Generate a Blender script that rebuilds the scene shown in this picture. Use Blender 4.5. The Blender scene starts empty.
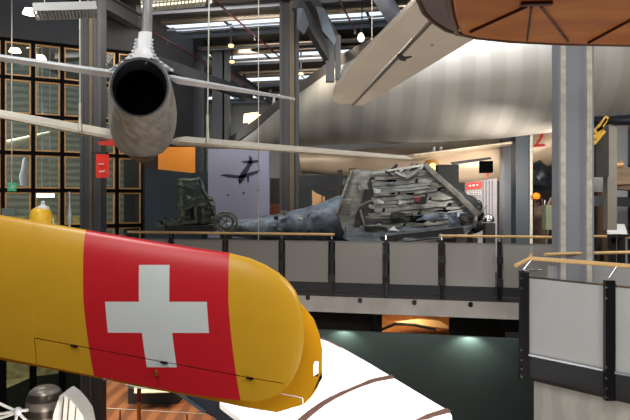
import bpy, bmesh, math, random
from mathutils import Vector, Matrix, noise
C = bpy.context.scene.collection
rnd = random.Random(7)
F, EYE = 600.0, 1.6
def P(px, py, Y):                       # sight line of the photo at depth Y (m) -> place in the hall
    return Vector(((px-315)/F*Y, Y, EYE+(200-py)/F*Y))
def onplane(px, py, a, b, c):          # the sight line's meeting with the plane a-b-c
    n = (b-a).cross(c-a); o = Vector((0, 0, EYE)); d = P(px, py, 1)-o
    return o+d*((a-o).dot(n)/d.dot(n))
U = Vector((.9777, -.21, 0)); V = Vector((.21, .9777, 0)); RZ = math.atan2(-.21, .9777)
def B(a, b, z): return U*a + V*b + Vector((0, 0, z))      # the building's own grid: a along the bridge, b into the hall

# ---------------------------------------------------------------- materials
def lin(c): return tuple(((x/255)/12.92 if x/255 <= .04045 else ((x/255+.055)/1.055)**2.4) for x in c)
MC = {}
def mat(name, col, rough=.6, metal=0., var=.12, scale=3., bump=0., stretch=(1, 1, 1), emit=0., spec=.5, col2=None, detail=4):
    if name in MC: return MC[name]
    m = bpy.data.materials.new(name); m.use_nodes = True; N = m.node_tree.nodes; L = m.node_tree.links
    p = N['Principled BSDF']; c = lin(col)
    p.inputs['Roughness'].default_value = rough; p.inputs['Metallic'].default_value = metal
    p.inputs['Specular IOR Level'].default_value = spec
    tc = N.new('ShaderNodeTexCoord'); mp = N.new('ShaderNodeMapping'); mp.inputs['Scale'].default_value = stretch
    L.new(tc.outputs['Object'], mp.inputs['Vector'])
    nz = N.new('ShaderNodeTexNoise'); nz.inputs['Scale'].default_value = scale; nz.inputs['Detail'].default_value = detail
    L.new(mp.outputs['Vector'], nz.inputs['Vector'])
    r = N.new('ShaderNodeValToRGB')
    r.color_ramp.elements[0].position = .3; r.color_ramp.elements[1].position = .7
    if col2: a, b = c, lin(col2)
    else: a = tuple(x*(1-var) for x in c); b = tuple(min(1, x*(1+var)) for x in c)
    r.color_ramp.elements[0].color = (*a, 1); r.color_ramp.elements[1].color = (*b, 1)
    L.new(nz.outputs['Fac'], r.inputs['Fac']); L.new(r.outputs['Color'], p.inputs['Base Color'])
    if bump:
        bn = N.new('ShaderNodeBump'); bn.inputs['Strength'].default_value = bump; bn.inputs['Distance'].default_value = .02
        L.new(nz.outputs['Fac'], bn.inputs['Height']); L.new(bn.outputs['Normal'], p.inputs['Normal'])
    if emit:
        p.inputs['Emission Color'].default_value = (*c, 1); p.inputs['Emission Strength'].default_value = emit
    MC[name] = m; return m
def glass(name, col, clear, rough=.1):
    if name in MC: return MC[name]
    m = bpy.data.materials.new(name); m.use_nodes = True; N = m.node_tree.nodes; L = m.node_tree.links
    p = N['Principled BSDF']; p.inputs['Base Color'].default_value = (*lin(col), 1); p.inputs['Roughness'].default_value = rough
    t = N.new('ShaderNodeBsdfTransparent'); mx = N.new('ShaderNodeMixShader'); mx.inputs[0].default_value = clear
    L.new(p.outputs[0], mx.inputs[1]); L.new(t.outputs[0], mx.inputs[2]); L.new(mx.outputs[0], N['Material Output'].inputs[0])
    MC[name] = m; return m
def wavemat(name, c1, c2, axis='X', scale=6, rough=.6, metal=0, bump=.3, dist=1., sharp=(.35, .65)):
    m = mat(name, c1, rough, metal, col2=c2, scale=scale)
    N = m.node_tree.nodes; L = m.node_tree.links
    w = N.new('ShaderNodeTexWave'); w.bands_direction = axis; w.inputs['Scale'].default_value = scale; w.inputs['Distortion'].default_value = dist
    tc = [n for n in N if n.type == 'TEX_COORD'][0]; r = [n for n in N if n.type == 'VALTORGB'][0]; p = N['Principled BSDF']
    r.color_ramp.elements[0].position, r.color_ramp.elements[1].position = sharp
    L.new(tc.outputs['Object'], w.inputs['Vector']); L.new(w.outputs['Fac'], r.inputs['Fac'])
    bn = N.new('ShaderNodeBump'); bn.inputs['Strength'].default_value = bump; bn.inputs['Distance'].default_value = .03
    L.new(w.outputs['Fac'], bn.inputs['Height']); L.new(bn.outputs['Normal'], p.inputs['Normal'])
    return m

# ---------------------------------------------------------------- mesh builder
class MB:
    def __init__(s): s.b = bmesh.new()
    def box(s, c, size, rz=0, rot=None):
        R = rot if rot is not None else Matrix.Rotation(rz, 3, 'Z')
        vs = []
        for x in (-.5, .5):
            for y in (-.5, .5):
                for z in (-.5, .5): vs.append(s.b.verts.new(Vector(c)+R@Vector((x*size[0], y*size[1], z*size[2]))))
        for f in ((0, 1, 3, 2), (4, 6, 7, 5), (0, 4, 5, 1), (2, 3, 7, 6), (0, 2, 6, 4), (1, 5, 7, 3)): s.b.faces.new([vs[i] for i in f])
        return s
    def bar(s, a, b, w, h, up=Vector((0, 0, 1))):
        a = Vector(a); b = Vector(b); d = (b-a); l = d.length; d.normalize(); up = Vector(up)
        if abs(d.dot(up)) > .98: up = Vector((1, 0, 0))
        x = d.cross(up).normalized(); z = x.cross(d).normalized()
        return s.box((a+b)/2, (w, l, h), rot=Matrix((x, d, z)).transposed())
    def loft(s, rings, cap=True, closed=True, flip=False):
        R = [[s.b.verts.new(Vector(p)) for p in r] for r in rings]; n = len(R[0])
        for i in range(len(R)-1):
            for j in range(n if closed else n-1):
                k = (j+1) % n; s.b.faces.new((R[i][j], R[i][k], R[i+1][k], R[i+1][j]))
        if cap and closed: s.b.faces.new(R[0][::-1]); s.b.faces.new(R[-1])
        return s
    def tube(s, pts, r, n=8, cap=True):
        pts = [Vector(p) for p in pts]; rings = []
        prev = None
        for i, p in enumerate(pts):
            d = (pts[min(i+1, len(pts)-1)]-pts[max(i-1, 0)]).normalized()
            if prev is None:
                x = d.orthogonal().normalized()
            else:
                x = (prev-d*prev.dot(d)).normalized()
            prev = x; y = d.cross(x); rr = r[i] if isinstance(r, (list, tuple)) else r
            rings.append([p+x*rr*math.cos(2*math.pi*k/n)+y*rr*math.sin(2*math.pi*k/n) for k in range(n)])
        return s.loft(rings, cap)
    def lathe(s, c, prof, n=24, axis='Z'):
        c = Vector(c); rings = []
        for r, h in prof:
            ring = []
            for k in range(n):
                a = 2*math.pi*k/n; x, y = r*math.cos(a), r*math.sin(a)
                ring.append(c+(Vector((x, y, h)) if axis == 'Z' else Vector((x, h, y)) if axis == 'Y' else Vector((h, x, y))))
            rings.append(ring)
        return s.loft(rings)
    def plate(s, pts, thick):              # outline (world points) extruded by a vector
        t = Vector(thick); a = [s.b.verts.new(Vector(p)) for p in pts]; b = [s.b.verts.new(Vector(p)+t) for p in pts]; n = len(a)
        s.b.faces.new(a); s.b.faces.new(b[::-1])
        for i in range(n): j = (i+1) % n; s.b.faces.new((a[j], a[i], b[i], b[j]))
        return s
    def done(s, name, m, parent=None, smooth=False, bevel=0, keep_origin=False):
        bmesh.ops.recalc_face_normals(s.b, faces=s.b.faces)
        me = bpy.data.meshes.new(name); s.b.to_mesh(me); s.b.free(); me.materials.append(m)
        o = bpy.data.objects.new(name, me); C.objects.link(o)
        if parent is not None:
            r = parent
            while r.parent: r = r.parent
            me.transform(Matrix.Translation(-r.location)); o.parent = parent
        elif not keep_origin:
            xs = [v.co for v in me.vertices]
            c = Vector(((min(p.x for p in xs)+max(p.x for p in xs))/2, (min(p.y for p in xs)+max(p.y for p in xs))/2, min(p.z for p in xs)))
            me.transform(Matrix.Translation(-c)); o.location = c
        if smooth:
            for p in me.polygons: p.use_smooth = True
            try: me.set_sharp_from_angle(angle=math.radians(40))
            except Exception: pass
        if bevel:
            bv = o.modifiers.new('bevel', 'BEVEL'); bv.width = bevel; bv.segments = 2; bv.limit_method = 'ANGLE'
        return o
def tag(o, label, cat, group=None):
    o['label'] = label; o['category'] = cat
    if group: o['group'] = group
    return o
def thing(name, label, cat, loc, group=None):
    o = bpy.data.objects.new(name, None); C.objects.link(o); o.location = Vector(loc); o.empty_display_size = .1
    return tag(o, label, cat, group)
def struct(o): o['kind'] = 'structure'; return o

STEEL = mat('blue_grey_paint', (136, 139, 147), .5, 0, .06, 2)
MSTEEL = mat('warm_dark_grey_paint', (72, 71, 72), .5, 0, .06, 2)
NSTEEL = mat('slate_blue_paint', (60, 70, 80), .5, 0, .06, 2)
DSTEEL = mat('dark_steel_paint', (44, 46, 50), .5, 0, .1, 3)
FLANGE = mat('grey_flange_edge', (172, 168, 158), .6, 0, .2, 14, col2=(205, 200, 190))
BLACK = mat('black_lacquer', (14, 14, 17), .35, 0, .05)
WOODRAIL = mat('oak_handrail', (205, 168, 112), .4, 0, .12, 6, stretch=(1, 8, 8))
CHROME = mat('brushed_steel', (190, 192, 196), .25, 1, .05)
CABLE = mat('steel_cable', (205, 200, 185), .4, .3, .05)

# ---------------------------------------------------------------- camera
cam = bpy.data.objects.new('camera', bpy.data.cameras.new('camera')); C.objects.link(cam); bpy.context.scene.camera = cam
cam.location = (0, 0, EYE); cam.rotation_euler = (math.pi/2, 0, 0)
cam.data.sensor_width = 36; cam.data.lens = 36*F/630; cam.data.shift_y = -10/630; cam.data.clip_end = 200
vs = bpy.context.scene.view_settings; vs.view_transform = 'Standard'; vs.look = 'None'; vs.gamma = 1; vs.use_curve_mapping = False; vs.exposure = 0.0

# ---------------------------------------------------------------- room shell
ZC, ZL = 6.6, -5.0
WOODF = wavemat('wooden_floor_planks', (92, 54, 30), (118, 72, 40), 'X', .55, .45, 0, .1, 1.5)
CEIL = wavemat('corrugated_roof_panel', (58, 52, 48), (92, 84, 76), 'Y', 1.6, .45, .3, .3, .6)
CONC = wavemat('board_marked_concrete', (150, 148, 143), (160, 158, 153), 'X', 2.0, .8, 0, .05, 3.5)
GREYW = mat('grey_plaster', (112, 108, 104), .9, 0, .08, 1.2)
OLIVE = mat('olive_ground', (62, 60, 30), .95, 0, .3, 5, .5, stretch=(1, .4, 1), col2=(112, 106, 62))
struct(MB().box(B(2, 12, ZL-.15), (34, 44, .3), RZ).done('floor', WOODF, smooth=False))
struct(MB().box(B(2, 29.6, .8), (34, .3, 11.7), RZ).done('wall_back', GREYW))
struct(MB().box(B(13, 12, .8), (.3, 36, 11.7), RZ).done('wall_right', GREYW))
struct(MB().box(B(2, -6, .8), (34, .3, 11.7), RZ).done('wall_front', GREYW))
struct(MB().plate([(-11.5, -5, ZL), (-9.9, 12.6, ZL), (-9.9, 12.6, ZC), (-11.5, -5, ZC)], (-.2, 0, 0)).done('wall_left_side', GREYW))
k = 1
sk = [8.6, 12.4, 16.2, 19.9, 24.0, 27.9]; edge = [-6]
for s_ in sk: edge += [s_-.5, s_+.5]
edge.append(30)
cb = MB()
for i in range(0, len(edge), 2):
    cb.box(B(2, (edge[i]+edge[i+1])/2, ZC+.03), (34, edge[i+1]-edge[i], .06), RZ)
struct(cb.done('ceiling', CEIL))
SKYG = glass('skylight_glass', (215, 230, 245), .9, .2)
for s_ in sk:
    w = struct(MB().box(B(2, s_, ZC+.03), (34, 1.0, .02), RZ).done('window_%d' % k, SKYG)); k += 1
    fb = MB()
    for a in range(-14, 19, 2): fb.box(B(a, s_, ZC+.0), (.07, 1.0, .04), RZ)
    fb.done('window_frame', DSTEEL, w)

# roof steelwork
WHERE = ['over the viewer', 'above the upper wooden wing', 'in front of the nearest skylight in view', 'behind the nearest skylight in view', 'before the second skylight', 'past the second skylight', 'at the third skylight', 'nearest the far wall']
def ibeam(mb, a, b, w, h, t=.025):
    a, b = Vector(a), Vector(b)
    for dz in (-h/2, h/2): mb.bar(a+Vector((0, 0, dz)), b+Vector((0, 0, dz)), w, t)
    mb.bar(a, b, t, h)
n = 0
for s_ in sk[1:]:
    for e in (-1.7, .6):
        mb = MB(); ibeam(mb, B(-13, s_+e, ZC-.09), B(9, s_+e, ZC-.09), .12, .14)
        tag(mb.done('roof_beam', DSTEEL), 'dark cross beam %s the %s roof light strip counted from the viewer' % ('before' if e < 0 else 'behind', ['first', 'second', 'third', 'fourth', 'fifth'][n//2]), 'beam', 'dark cross beams under the roof')
        n += 1
for a_, lab in ((-7.66, 'heavy grey girder running into the hall above the jet fin'), (-3.37, 'heavy grey girder running into the hall beside the centre column top'), (1.2, 'heavy grey girder running into the hall above the big fuselage')):
    r = thing('roof_girder', lab, 'girder', B(a_, 12, ZC-.9), 'girders running into the hall')
    mb = MB(); ibeam(mb, B(a_, 7.5, ZC-.45), B(a_, 29.3, ZC-.45), .26, .34); mb.done('lower_chord', MSTEEL, r)
    for b_ in [x+.1 for x in range(8, 29, 2)]:
        MB().bar(B(a_, b_, ZC-.3), B(a_, b_, ZC-.02), .1, .1).done('hanger', STEEL, r)
# bolted gusset brackets round the centre column head (pale plates in the photo)
GUS = mat('pale_grey_steel', (100, 110, 120), .45, 0, .1, 4)
r = thing('roof_bracket', 'splayed grey steel bracket with pale bolted plates beside the centre column', 'bracket', P(318, 40, 13.4))
for (x0, y0, x1, y1, Y0, Y1) in ((296, 2, 332, 62, 12.6, 14.2), (308, -6, 337, 44, 12.9, 14.6)):
    MB().bar(P(x0, y0, Y0), P(x1, y1, Y1), .14, .34).done('arm', MSTEEL, r)
MB().plate([P(297, 8, 12.4), P(303, 8, 12.4), P(309, 24, 12.8), P(304, 34, 12.8), P(297, 28, 12.5)], (.0, .05, 0)).done('plate', GUS, r)
MB().plate([P(316, 6, 13), P(324, 8, 13), P(336, 38, 13.6), P(335, 46, 13.6), P(322, 30, 13.2)], (.0, .05, 0)).done('plate', GUS, r)
MB().bar(P(330, 40, 14), P(330, 82, 14), .2, .2).done('post', MSTEEL, r)
MB().bar(P(338, 36, 14.4), P(338, 80, 14.4), .13, .13).done('post', MSTEEL, r)
# diagonal big brace upper right
tag(MB().bar(P(372, -20, 13), P(408, 40, 16), .3, .3).done('roof_brace', STEEL), 'grey diagonal roof brace disappearing behind the beige tailplane', 'brace')
tag(MB().bar(P(155, 62, 15.2), P(250, 96, 18.3), .25, .3).done('roof_brace', DSTEEL), 'dark sloping brace between the jet nozzle and its right tailplane', 'brace')
# pipes
DUCT = mat('galvanised_duct', (150, 138, 122), .3, .8, .1, 2)
for b_, z_, r_, l in ((18.4, 6.36, .1, 'galvanised round duct between the first two roof lights in view'), (21.9, 6.36, .1, 'galvanised round duct between the second and third roof lights'), (14.9, 6.37, .09, 'galvanised round duct nearest the hanging light fixtures')):
    mb = MB(); mb.tube([B(-7.4, b_, z_), B(9, b_, z_)], r_, 14); tag(mb.done('air_duct', DUCT, smooth=True), l, 'duct', 'round air ducts')
r = thing('roof_pipe_rack', 'bundle of thin grey pipes crossing the roof between the light strips', 'pipes', B(-3, 18, 6.3))
for b_, z_, r_ in ((13.9, 6.3, .04), (15.2, 6.25, .03), (17.3, 6.28, .05), (17.6, 6.3, .04), (19.0, 6.2, .03), (21.1, 6.3, .06), (22.7, 6.25, .05), (23.2, 6.3, .04), (25.4, 6.3, .07), (26.6, 6.25, .05)):
    MB().tube([B(-7.4, b_, z_), B(7, b_, z_)], r_, 8).done('pipe_run', DUCT if r_ > .04 else STEEL, r, smooth=True)
RED = mat('red_pipe_paint', (92, 34, 30), .4, 0, .15)
for a_, b0, b1, l in ((-4.83, 8, 22, 'thin red sprinkler pipe left of the centre column'), (-2.2, 8, 17, 'thin red sprinkler pipe above the glowing lamp'), (-7.3, 14, 26, 'thin red sprinkler pipe beside the jet fin')):
    r = thing('sprinkler_pipe', l, 'pipe', B(a_, b0, 5.9), 'red sprinkler pipes')
    MB().tube([B(a_, b0, 5.9), B(a_, b1, 5.9)], .022, 8).done('pipe_run', RED, r)
    for b_ in range(b0+1, b1, 3): MB().tube([B(a_, b_, 5.9), B(a_, b_, 5.78)], [.02, .03], 6).done('sprinkler_head', CHROME, r)

# ---------------------------------------------------------------- steel columns
def hcol(label, x, y, z0, z1, w, d, edge=True, STEEL=STEEL):
    r = thing('steel_column', label, 'column', (x, y, z0))
    R = RZ*0
    mb = MB(); mb.box((x, y, (z0+z1)/2), (w*.7, d*.8, z1-z0)); mb.done('web', STEEL, r)
    for s_ in (-1, 1):
        MB().box((x+s_*w*.42, y, (z0+z1)/2), (w*.16, d, z1-z0)).done('flange', STEEL, r)
        if edge: MB().box((x+s_*w*.37, y-d*.42, (z0+z1)/2), (w*.15, d*.2, z1-z0)).done('weathered_strip', FLANGE, r)
    return r
hcol('tall grey steel column in front, behind the right balcony glass', P(572.6, 0, 7).x, 7.0, ZL, ZC, .405, .2)
c = hcol('grey steel column beyond the bridge, next to the red numerals', P(524, 0, 13.75).x, 13.9, 0, ZC, .385, .34, False, NSTEEL)
MB().box((P(531, 0, 13.7).x, 13.7, 3.3), (.06, .04, 6.6)).done('edge_strip', FLANGE, c)
c = hcol('grey steel column rising through the roof at the picture centre', P(289, 0, 13.2).x, 13.4, 0, ZC, .42, .36, False, MSTEEL)
WARM = mat('bronze_edge', (104, 88, 70), .5, .2, .1)
MB().box((P(292, 0, 13.2).x, 13.2, 3.3), (.1, .1, 6.6)).done('edge_strip', WARM, c)
c = hcol('dark grey steel column in front of the window grid, left', P(90, 0, 13.2).x, 13.4, ZL, ZC, .46, .36, False, MSTEEL)
MB().box((P(91, 0, 13.2).x, 13.2, .8), (.06, .06, 11.6)).done('edge_strip', WARM, c)
for x_, l in ((199, 'dark far column left of the hanging cable'), (219, 'dark far column right of the hanging cable'), (226.5, 'slim dark far column next to the plane photo banner')):
    X = P(x_, 0, 19).x
    mb = MB(); mb.box((X, 19, 3.3), (.38 if x_ < 225 else .2, .35, 6.6))
    tag(mb.done('steel_column', DSTEEL), l, 'column')
for x_, y_, l, m_ in ((507, 14.6, 'slim blue-grey column just left of the middle-right column', STEEL), (300, 17.5, 'brown-grey far column behind the centre column', GREYW)):
    tag(MB().box((P(x_, 0, y_).x, y_, 1.6), (.28, .28, 3.2)).done('steel_column', m_), l, 'column')

# ---------------------------------------------------------------- window wall on the left
MULL = mat('dark_mullion', (12, 9, 9), .8, 0, .1, spec=.1)
FRM = mat('oak_window_frame', (206, 150, 84), .45, 0, .15, 5)
PANE = glass('window_glass', (70, 78, 66), .78, .06)
w0 = Vector((-6.73, 14.32, 0)); wd = Vector((1.86, .98, 0)).normalized(); wn = Vector((wd.y, -wd.x, 0)); wr = math.atan2(wd.y, wd.x)
PW, PH, ZT = .64, .882, 5.36
rows = 12; zb = ZT-rows*PH
mt = MB()
for c_ in range(-6, 5):
    zb_ = zb if c_ <= 2 else ZT-6*PH; mt.box(w0+wd*(c_*PW)+Vector((0, 0, (ZT+zb_)/2)), (.09, .14, ZT-zb_+.1), wr)
for r_ in (0, 1, 2, 3, 4, 5, 6, 12):
    mt.box(w0+wd*((-1 if r_ < 7 else -2)*PW)+Vector((0, 0, ZT-r_*PH)), ((10 if r_ < 7 else 8)*PW, .13, .09), wr)
struct(mt.done('trim_1', MULL))
for c_ in range(-6, 4):
    for r_ in range(7):
        if r_ == 6 and c_ > 1: continue
        hh = PH if r_ < 6 else 6*PH; cz = ZT-(r_+.5)*PH if r_ < 6 else ZT-9*PH; cc = w0+wd*((c_+.5)*PW)+Vector((0, 0, cz))
        iw, ih = PW-.09, hh-.09; mb = MB()
        t_ = .032
        for s_ in (-1, 1):
            mb.box(cc+wd*(s_*(iw/2-t_/2)), (t_, .1, ih), wr)
            mb.box(cc+Vector((0, 0, s_*(ih/2-t_/2))), (iw-2*t_, .1, t_), wr)
        w = struct(mb.done('window_%d' % k, FRM if r_ < 6 else MULL)); k += 1
        MB().box(cc, (iw-2*t_, .02, ih-2*t_), wr).done('pane', PANE, w)
wl = -6*PW
struct(MB().box(w0+wd*(-1*PW)+Vector((0, 0, (ZT+ZC)/2+.03)), (10*PW, .2, ZC-ZT), wr).done('wall_left', mat('dark_grey_plaster', (66, 65, 66), .9, 0, .1, 1.2)))
e0 = w0+wd*(4*PW)
DK = mat('dark_infill', (46, 46, 50), .8, 0, .1)
struct(MB().box(e0+Vector((.35, 1.2, ZT/2+.4)), (.2, 2.6, ZC), -.3).done('trim_2', DK))
# the place beyond the glass
struct(MB().plate([(-30, 15, ZL), (-7.2, 14.6, ZL), (-5.6, 15.1, ZL), (-10.5, 28, ZL), (-30, 28, ZL)], (0, 0, -.12)).done('floor_outside', OLIVE))
struct(MB().plate([(-16, 19.5, ZL), (-8.9, 23.3, ZL), (-8.9, 23.3, 1.0), (-16, 19.5, 1.0)], (-.1, .3, 0)).done('wall_outer_bank', OLIVE))
OUT = wavemat('dark_green_facade', (58, 62, 52), (84, 88, 74), 'Z', 1.1, .7, 0, .1, 3)
struct(MB().plate([(-18, 22.5, ZL), (-5.2, 29, ZL), (-5.2, 29, 8), (-18, 22.5, 8)], (-.1, .3, 0)).done('wall_outer', OUT))
LAMP = mat('lamp_glow', (255, 244, 225), .5, emit=9)
for (x_, y_, Y_, w_, l) in ((15, 52, 16.5, .16, 'small round reflection in the top left window, built as a lamp'), (39, 59, 17, .2, 'small round reflection in the second window column, built as a lamp'), (30, 14, 12, .14, 'small round ceiling lamp left of the hanging light')):  # first two are reflections in the glass, built as glowing discs
    o = MB().lathe(P(x_, y_, Y_), [(.02, .12), (w_*.7, .1), (w_, 0), (w_*.3, -.03)], 14).done('lamp_and_reflection', LAMP, smooth=True)
    tag(o, l, 'lamp', 'small round lamps on the left'); 
WHT = mat('white_paint', (226, 226, 222), .5, 0, .05)
tag(MB().tube([P(-30, 152, 17), P(5, 146, 17), P(50, 133, 17.4)], [.13, .15, .05], 12).done('glider_tail_boom', mat('cream_boom', (200, 205, 170), .4)), 'slim cream tube hanging behind the left windows', 'tube')
tag(MB().lathe(P(25, 187, 16.5), [(.02, .8), (.06, .75), (.09, .5), (.15, .3), (.12, .05), (.02, 0)], 12).done('hanging_bottle_float', WHT, smooth=True), 'small white teardrop object hanging behind the left window', 'float')
for x_, s_ in ((42, .28), (50, .22)):  # bright reflections in the panes, modelled as glowing boxes
    tag(MB().box(P(x_, 195, 17), (s_*.9, .1, .13)).done('reflection_box', LAMP), 'small white reflection in the window, built as a box, %s one' % ('left' if x_ == 42 else 'right'), 'lamp', 'pair of white window reflections built as boxes')
for x_, y_, Y_, l in ((42, 193, 17, 'thin wire holding the left white reflection box'), (50, 193, 17, 'thin wire holding the right white reflection box'), (2, 146, 17, 'left wire of the cream tube behind the windows'), (38, 137, 17.3, 'right wire of the cream tube behind the windows')):
    p = P(x_, y_, Y_); tag(MB().tube([p, Vector((p.x, Y_, ZC))], .008, 6).done('suspension_wire', CABLE), l, 'wire')
# green exit sign
GREEN = mat('exit_green', (60, 150, 105), .5, emit=.5)
r = thing('exit_sign', 'small green exit sign with white running figure and arrow', 'sign', P(12, 191, 13.6))
MB().box(P(12, 187, 13.6), (.19, .03, .19)).done('sign_face', GREEN, r)
mb = MB(); mb.bar(P(10, 188.5, 13.57), P(12, 186.5, 13.57), .02, .02); mb.bar(P(12, 186.5, 13.57), P(13, 189, 13.57), .02, .02); mb.bar(P(12, 184.6, 13.57), P(12, 186.4, 13.57), .03, .02); mb.bar(P(13.5, 186.5, 13.57), P(15, 186.5, 13.57), .02, .02); mb.done('running_figure', WHT, r)
MB().tube([P(12, 183, 13.6), Vector((P(12, 183, 13.6).x, 13.6, ZC))], .008, 6).done('hanging_wire', CABLE, r)
tag(MB().box(P(9, 212, 13.4), (.28, .1, .16)).done('junction_box', mat('pale_blue_box', (120, 132, 128), .5)), 'pale grey box hanging low before the left window', 'box')

# ---------------------------------------------------------------- red signs
REDS = mat('red_sign_face', (214, 44, 28), .5, 0, .05, emit=.25)
r = thing('hanging_sign', 'red rectangular hanging sign with two lines of white lettering', 'sign', P(102, 178, 12.8))
rr = Matrix.Rotation(.45, 3, 'Z')
MB().box(P(102.5, 166, 12.8), (.26, .04, .5), rr.to_euler().z).done('sign_face', REDS, r)
for (x0, y0, w_) in ((100.5, 164, 5), (103, 164, 1.6), (101.5, 171.5, 5), (104, 170.8, 2)):
    MB().box(P(x0, y0, 12.68), (w_*.018, .05, .022), .45).done('lettering', WHT, r)
MB().box(P(106, 153, 12.85), (.02, .02, .06)).done('hook', DSTEEL, r)
MB().bar(P(92, 153.5, 13.1), P(108, 152.5, 12.8), .04, .04).done('arm', DSTEEL, r)

# ---------------------------------------------------------------- hanging fluorescent fixtures
FIX = mat('white_enamel_louvre', (176, 176, 174), .45, 0, .05)
GLOW = mat('fluorescent_tube', (255, 240, 200), .5, emit=3.0)
def fixture(label, x0, y0, x1, y1, Y, lit, h):
    a, b = P(x0, y0, Y), P(x1, y1, Y+.25); r = thing('hanging_light', label, 'lamp', (a+b)/2, 'hanging fluorescent lights')
    d = (b-a).normalized(); up = Vector((0, 0, 1)); w_ = .42; q = Vector((-d.y, d.x, 0)).normalized()
    for s_ in (-1, 1): MB().bar(a+q*(s_*w_/2), b+q*(s_*w_/2), .02, h).done('side_panel', FIX, r)
    MB().bar(a+up*h/2, b+up*h/2, w_, .02).done('top_panel', FIX, r)
    n_ = 18; mb = MB()
    for i in range(n_+1):
        p = a.lerp(b, i/n_); mb.bar(p-q*w_/2-up*h*.3, p+q*w_/2-up*h*.3, .012, h*.5)
    mb.done('louvre', FIX, r)
    for s_ in (-.09, .09): MB().tube([a+q*s_-up*h*.05, b+q*s_-up*h*.05], .014, 8).done('tube', GLOW if lit else FIX, r)
    for t in (.15, .85):
        p = a.lerp(b, t)+up*h/2; MB().tube([p, Vector((p.x, p.y, ZC))], .006, 6).done('suspension_wire', CABLE, r)
fixture('hanging white louvred light fixture at upper left, unlit', 35, 12, 97, 10, 8.2, False, .1)
fixture('hanging fluorescent light glowing warm beside the top of the jet fin', 141, 4, 206, -2, 8.2, True, .1)

# ---------------------------------------------------------------- the jet seen from behind
SILV = mat('weathered_aluminium', (128, 122, 114), .4, .45, .25, 7, .25, stretch=(1.5, .6, 1), col2=(186, 182, 176), detail=8)
SILVL = mat('pale_aluminium', (226, 230, 236), .4, .3, .06, 3)
DARKIN = mat('deep_black', (6, 6, 7), 1, 0, .2, spec=0)  # plain dull black without gloss
def ring(px, py, rx, rz, Y, n=28, pinch=0):
    c = P(px, py, Y); s = Y/F
    if pinch: return [c+Vector(((lambda q: math.copysign(abs(q)**(1-pinch*(math.sin(2*math.pi*i/n) < 0)), q))(math.cos(2*math.pi*i/n))*rx*s, 0, math.sin(2*math.pi*i/n)*rz*s)) for i in range(n)]
    return [c+Vector((math.cos(2*math.pi*i/n)*rx*s, 0, math.sin(2*math.pi*i/n)*rz*s)) for i in range(n)]
jet = thing('jet_aircraft', 'silver swept-wing jet fighter hanging tail-on with black round exhaust', 'aircraft', P(141, 160, 8))
secs = [(139.5, 87, 29.5, 30, 6.5), (140, 91, 32, 36, 6.8), (141, 99, 33, 42, 7.2, 28, .2), (142, 109, 34, 45, 7.8, 28, .35), (142.5, 114, 34.5, 43, 8.6, 28, .35), (143, 115, 33, 40, 9.6, 28, .3), (143, 115, 30, 36, 11), (143, 116, 25, 30, 12.5), (143, 117, 18, 20, 13.8), (143, 118, 10, 11, 14.6)]
mb = MB(); mb.loft([ring(*s_) for s_ in secs], cap=False)
mb.b.faces.new([v for v in mb.b.verts][-28:])
mb.done('fuselage', SILV, jet, smooth=True)
# tail pipe : a lip and a deep black bore
mb = MB(); mb.loft([ring(139.5, 87, 29.5, 30, 6.5), ring(139.5, 87, 29.6, 30, 6.44), ring(139.7, 87.6, 27.6, 28, 6.44), ring(140.4, 92.5, 24.3, 22.3, 6.6)], cap=False); mb.done('exhaust_lip', mat('dark_titanium', (58, 59, 64), .4, .7, .15), jet, smooth=True)
mb = MB(); mb.loft([ring(140.4, 92.5, 24.4, 22.4, 6.6), ring(140.4, 92.5, 23.8, 22, 6.95)], cap=False); mb.b.faces.new(list(mb.b.verts)[-28:]); mb.done('tailpipe', DARKIN, jet, smooth=True)
# fin: rudder post and pale fillet
def finring(xc, hw, y, Y0, Y1):
    a, b_ = P(xc-hw, y, Y0), P(xc+hw, y, Y0); z = a.z; m_ = (a.x+b_.x)/2; w_ = (b_.x-a.x)/2
    return [Vector((m_-w_, Y0, z)), Vector((m_-w_*.5, Y0-.03, z)), Vector((m_+w_*.5, Y0-.03, z)), Vector((m_+w_, Y0, z)), Vector((m_*(Y0+Y1)/2/Y0+w_*.8, (Y0+Y1)/2, z)), Vector((m_*Y1/Y0, Y1, z)), Vector((m_*(Y0+Y1)/2/Y0-w_*.8, (Y0+Y1)/2, z))]
MB().loft([finring(152, 4, -140, 6.35, 6.9), finring(150, 4.6, -60, 6.45, 7.2), finring(147.8, 5, 0, 6.55, 7.6), finring(146.6, 5.5, 33, 6.6, 7.9)]).done('rudder', mat('rudder_reflection_streaks', (170, 172, 174), .3, .6, .35, 4, stretch=(9, 9, .7)), jet, smooth=True)  # streaks in the colour stand for reflections on the rudder
MB().loft([finring(145.4, 6.6, 32, 6.58, 7.9), finring(144.2, 7.2, 44, 6.55, 8), finring(142.8, 10, 52, 6.5, 8.1), finring(141.5, 17, 59, 6.52, 8.2), finring(141, 30, 68, 7.02, 8.3)]).done('fin_fillet', mat('white_fin_paint', (240, 243, 248), .4, 0, .05), jet, smooth=True)
mb = MB()
for i in range(9):
    t = i/8
    for s_ in (-1, 1):
        x_ = 144-3*t+s_*(7.6+t**2.4*23); y_ = 40+t*30
        MB().lathe(P(x_, y_, 6.48), [(.004, -.02), (.016, -.012), (.016, .012), (.004, .02)], 8, 'X').done('fastener', SILVL, jet, smooth=True)
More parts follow.
